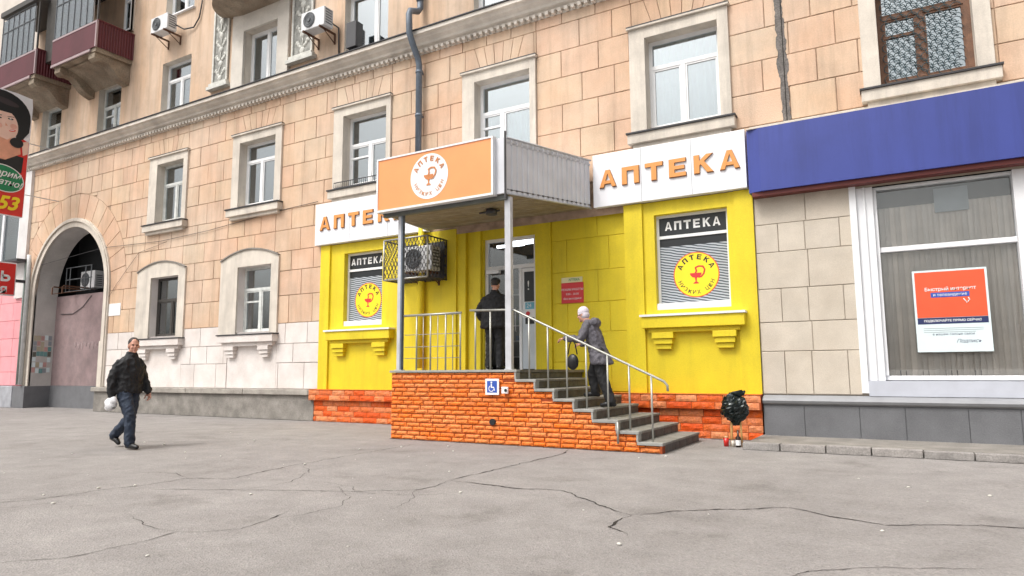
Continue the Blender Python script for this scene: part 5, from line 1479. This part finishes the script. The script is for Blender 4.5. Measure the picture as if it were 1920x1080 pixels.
def limb(mb, pts, rs, seg=14):
    pts = [V(p) for p in pts]
    for p, r in zip(pts, rs): mb.ell(p, (r, r, r), 12, 8)
    for i in range(len(pts) - 1): mb.tube([pts[i], pts[i + 1]], 0, seg, rr=[rs[i], rs[i + 1]])
def hand(mb, wrist, d, palm, s=1.0, curl=.5):     # d: direction of fingers, palm: palm normal
    w = V(wrist); d = V(d).normalized(); pn = V(palm); pn = (pn - d * pn.dot(d)).normalized(); sd = d.cross(pn)
    c = w + d * .05 * s
    M = Matrix((sd, d, pn)).transposed().to_4x4(); M.translation = c
    mb.ell((0, 0, 0), (.042 * s, .052 * s, .017 * s), 12, 8, M=M)
    for i, L in enumerate((.068, .078, .073, .058)):
        b_ = c + d * .042 * s + sd * (.030 - .020 * i) * s; p = [b_]; dd = d.copy(); r = [.0098 * s]
        for k in range(3):
            dd = (dd * math.cos(curl * .7) + pn * math.sin(curl * .7)).normalized(); p.append(p[-1] + dd * L * s * (.42, .32, .26)[k]); r.append((.0092, .0085, .0075)[k] * s)
        limb(mb, p, r, 8)
    b_ = c - d * .02 * s + sd * .034 * s
    limb(mb, [b_, b_ + (sd * .7 + d * .5 + pn * .3) * .035 * s, b_ + (sd * .75 + d * 1.3 + pn * .8) * .05 * s], [.014 * s, .011 * s, .009 * s], 8)
def head(mb, c, yawd, s=1.0, tilt=0.0):
    M = Matrix.Translation(c) @ Matrix.Rotation(yawd, 4, 'Z') @ Matrix.Rotation(tilt, 4, 'X') @ Matrix.Diagonal((s, s, s, 1))
    mb.ell((0, -.008, .03), (.075, .095, .098), 20, 14, M=M)      # skull
    mb.ell((0, .022, -.045), (.058, .068, .075), 16, 12, M=M)     # jaw
    mb.ell((0, .078, -.100), (.024, .020, .018), 10, 8, M=M)      # chin
    mb.ell((0, .100, -.020), (.012, .018, .026), 10, 8, M=M)      # nose
    mb.ell((0, .086, .012), (.010, .012, .030), 10, 8, M=M)
    mb.ell((0, .080, .030), (.055, .015, .010), 10, 8, M=M)       # brow
    for sg in (-1, 1):
        mb.ell((sg * .077, -.005, -.01), (.010, .020, .032), 10, 8, M=M); mb.ell((sg * .038, .070, -.03), (.02, .018, .02), 10, 8, M=M)
    mb.ell((0, .086, -.065), (.024, .010, .006), 10, 6, M=M); mb.ell((0, .084, -.075), (.020, .010, .006), 10, 6, M=M)
    return M
def face_bits(M, parent):
    mb = MB()
    for sg in (-1, 1): mb.ell((sg * .030, .084, .008), (.013, .006, .008), 10, 6, M=M)
    obj("eyes", mb, M_pblack, parent)
    obj("lips", MB().ell((0, .094, -.070), (.020, .005, .006), 10, 6, M=M), mat("lip_skin", (.36, .12, .10), .5), parent)

def person(label, group, hip, legs, shoulders, arms, headc, headyaw, opts):
    t = thing("person", label, "person", (0, 0, 0), group)
    s = opts.get("s", 1.0)
    # body -------------------------------------------------
    b = MB()
    hx, hy, hz = hip; sx_, sy, sz = shoulders
    lean = V((sx_ - hx, sy - hy, sz - hz))
    def T(f): return V(hip) + lean * f
    b.loft([(T(-.12), .10, .08), (T(0), .165, .115), (T(.3), .145, .105), (T(.65), .165, .115), (T(.92), .17, .10), (T(1.05), .10, .07), (T(1.12), .05, .05)])
    hc = V(headc)
    limb(b, [T(1.02), hc + V((0, -.015, -.06))], [.062, .055])
    Mh = head(b, hc, headyaw, s=opts.get("hs", 1.0), tilt=opts.get("tilt", 0))
    for (h_, k_, a_, toe) in legs:
        limb(b, [h_, k_, a_], [.085, .058, .042]); limb(b, [a_, V(a_).lerp(V(toe), .6) + V((0, 0, -.02)), toe], [.040, .022, .016])
    for (s_, e_, w_, hd, pn, cu) in arms:
        limb(b, [s_, e_, w_], [.052, .040, .028]); hand(b, w_, hd, pn, 1.0, cu)
    obj("body", remesh(b, .0075, 2), M_skin, t)
    face_bits(Mh, t)
    # trousers ---------------------------------------------
    b = MB(); b.loft([(T(-.10), .13, .11), (T(.0), .185, .135), (T(.16), .175, .125)])
    fl = opts.get("flare", 1.0)
    for (h_, k_, a_, toe) in legs:
        kk = V(k_); aa = V(a_) + V((0, 0, .0))
        limb(b, [h_, V(h_).lerp(kk, .5), kk, kk.lerp(aa, .5), aa], [.108, .098, .078 * fl, .074 * fl, .072 * fl])
    obj("trousers", remesh(b, .011, 2, .010, 13, 2, .8), opts["trousers"], t)
    # jacket -----------------------------------------------
    b = MB(); jl = opts.get("jl", .02); jw = opts.get("jw", 1.0); hemw = opts.get("hem", 1.0)
    b.loft([(T(-jl), .205 * jw * hemw, .155 * jw * hemw), (T(-jl + .06), .215 * jw * hemw, .165 * jw * hemw), (T(.25), .195 * jw, .145 * jw), (T(.6), .21 * jw, .148 * jw), (T(.80), .222 * jw, .13 * jw), (T(.89), .200 * jw, .118), (T(.96), .150 * jw, .105), (T(1.03), .10, .090), (T(1.10), .075, .075), (T(1.17), .072, .075)], 22)
    for (s_, e_, w_, hd, pn, cu) in arms:
        limb(b, [V(s_), V(s_).lerp(V(e_), .5), e_, V(e_).lerp(V(w_), .5), V(w_) - (V(w_) - V(e_)).normalized() * .0], [.066 * jw, .070 * jw, .066 * jw, .060 * jw, .050 * jw])
    if opts.get("hood"): b.ell(T(1.05) + V((0, -.10, .0)), (.13, .08, .08), 16, 10)
    obj("jacket", remesh(b, .011, 2, opts.get("wr", .012), 11, 5, .9), opts["jacket"], t)
    # shoes ------------------------------------------------
    for (h_, k_, a_, toe) in legs:
        b = MB(); a2 = V(a_); tt = V(toe); d_ = (tt - a2); heel = a2 + V((-d_.x, -d_.y, 0)).normalized() * .05 + V((0, 0, -.045)) if True else a2
        limb(b, [a2, a2 + V((0, 0, -.03))], [.052, .05]); limb(b, [heel, a2.lerp(tt, .55) + V((0, 0, -.012)), tt], [.042, .045, .036])
        obj("shoe", remesh(b, .009, 2), M_leather, t)
    return t, Mh, T

# walking man
legsA = [((.09, .02, .90), (.10, .21, .51), (.09, .23, .10), (.10, .41, .045)), ((-.09, -.01, .90), (-.10, -.04, .49), (-.10, -.40, .19), (-.10, -.29, .065))]
armsA = [((.180, -.01, 1.335), (.255, -.05, 1.09), (.25, -.04, .86), (.0, -.05, -1), (-1, .2, 0), .6),
         ((-.180, .01, 1.335), (-.255, .0, 1.10), (-.26, .14, .89), (0, .35, -1), (1, 0, .2), .6)]
man, Mh, T = person("man in black jacket and dark blue jeans walking past with a white bag", None, (0, 0, .93), legsA, (0, .03, 1.44), armsA, (0, .07, 1.63), R(-25),
                    dict(trousers=M_jeans, jacket=M_blackcloth, jl=.10, jw=1.04, wr=.014))
mb = MB(); mb.ell((0, -.022, .052), (.082, .092, .088), 22, 16, M=Mh); mb.ell((0, -.06, .0), (.076, .06, .075), 18, 12, M=Mh)
mb.v = [p + (p - V((0, .05, 1.66))).normalized() * .008 * noise.noise(p * 60) for p in mb.v]
obj("hair", mb, M_hair, man)
man.location = (-10.88, -5.70, 0); man.rotation_euler = (0, 0, R(-84))
wb = MB(); wb.ell((0, 0, 0), (.12, .07, .10), 20, 14); wb.ell((.06, 0, .04), (.07, .06, .07), 14, 10); wb.ell((-.05, .01, -.05), (.08, .06, .06), 14, 10)
wb.v = [p + p.normalized() * (.02 * noise.noise(p * 14)) for p in wb.v]
Mm = Matrix.Translation(man.location) @ Matrix.Rotation(R(-84), 4, 'Z')
hp = Mm @ V((.26, -.03, .73))
for i in range(len(wb.v)): wb.v[i] = wb.v[i] + hp + V((0, 0, -.02))
t = obj("carrier_bag", wb, M_bag); tag(t, "small crumpled white bag held in the walking man's hand", "bag")
o = obj("dark_band", MB().ell(hp + V((0, 0, -.075)), (.10, .06, .022), 16, 8), M_pblack, t)

# man at the door, seen from behind (faces +Y)
legsB = [((.09, 0, .90), (.10, .03, .50), (.10, .0, .10), (.12, .16, .04)), ((-.09, 0, .90), (-.10, .02, .50), (-.11, -.03, .10), (-.13, .13, .04))]
armsB = [((.182, 0, 1.35), (.28, .02, 1.13), (.22, .24, 1.05), (-.3, 1, .2), (-1, 0, 0), .7), ((-.182, 0, 1.35), (-.31, -.03, 1.13), (-.27, .14, .96), (.2, 1, -.2), (1, 0, 0), .7)]
mB, Mh, T = person("man in black cap and dark jacket at the pharmacy door, back turned", None, (0, 0, .93), legsB, (0, .02, 1.46), armsB, (0, .05, 1.66), 0,
                   dict(trousers=M_blackcloth, jacket=M_blackcloth, jl=.22, jw=1.32, wr=.016, tilt=R(-10)))
mb = MB(); mb.ell((0, -.02, .035), (.083, .10, .085), 20, 14, M=Mh); obj("hair", mb, M_hair, mB)
mb = MB(); mb.ell((0, -.005, .085), (.096, .11, .055), 22, 12, M=Mh); obj("cap", mb, M_blackcloth, mB)
mB.location = (-6.86, -.95, 1.2); mB.rotation_euler = (0, 0, R(8))

# woman climbing the steps; local +Y is up the stairs (world -X)
legsC = [((.08, .06, .86), (.09, .20, .53), (.09, .16, .245), (.10, .34, .19)), ((-.08, .02, .86), (-.09, -.04, .48), (-.09, -.18, .10), (-.10, -.03, .04))]
armsC = [((.17, .18, 1.31), (.24, .18, 1.06), (.20, .42, 1.02), (-.1, 1, .0), (0, 0, -1), .9), ((-.17, .18, 1.31), (-.28, .24, 1.08), (-.34, .47, 1.10), (-.1, 1, -.1), (0, 0, -1), .9)]
wm, Mh, T = person("woman in grey quilted coat and pale knitted hat climbing the steps", None, (0, .05, .88), legsC, (0, .19, 1.33), armsC, (0, .31, 1.50), 0,
                   dict(trousers=M_blackcloth, jacket=M_greycoat, jl=.44, jw=.92, hem=1.16, wr=.012, flare=1.05, hood=True, tilt=R(-14), hs=.96))
mb = MB(); mb.ell((0, -.015, .045), (.088, .100, .095), 22, 16, M=Mh); mb.ell((0, -.03, -.02), (.084, .080, .08), 18, 12, M=Mh); mb.ell((0, -.005, .012), (.090, .100, .025), 20, 8, M=Mh)
obj("knitted_hat", mb, M_hat, wm)
wm.location = (-4.24, -1.92, .6); wm.rotation_euler = (0, 0, R(90))
Mw = Matrix.Translation(wm.location) @ Matrix.Rotation(R(90), 4, 'Z')
hp = Mw @ V((-.33, .36, .80))
mb = MB(); mb.ell((0, 0, -.08), (.10, .05, .13), 20, 14)
mb.v = [p + p.normalized() * .012 * noise.noise(p * 12) + hp for p in mb.v]
hb = obj("handbag", mb, M_leather); tag(hb, "black handbag hanging from the climbing woman's arm", "handbag")
obj("strap", MB().tube([hp + V((.08, 0, .04)), hp + V((.05, 0, .20)), hp + V((0, 0, .27)), hp + V((-.05, 0, .20)), hp + V((-.08, 0, .04))], .010, 6), M_leather, hb)
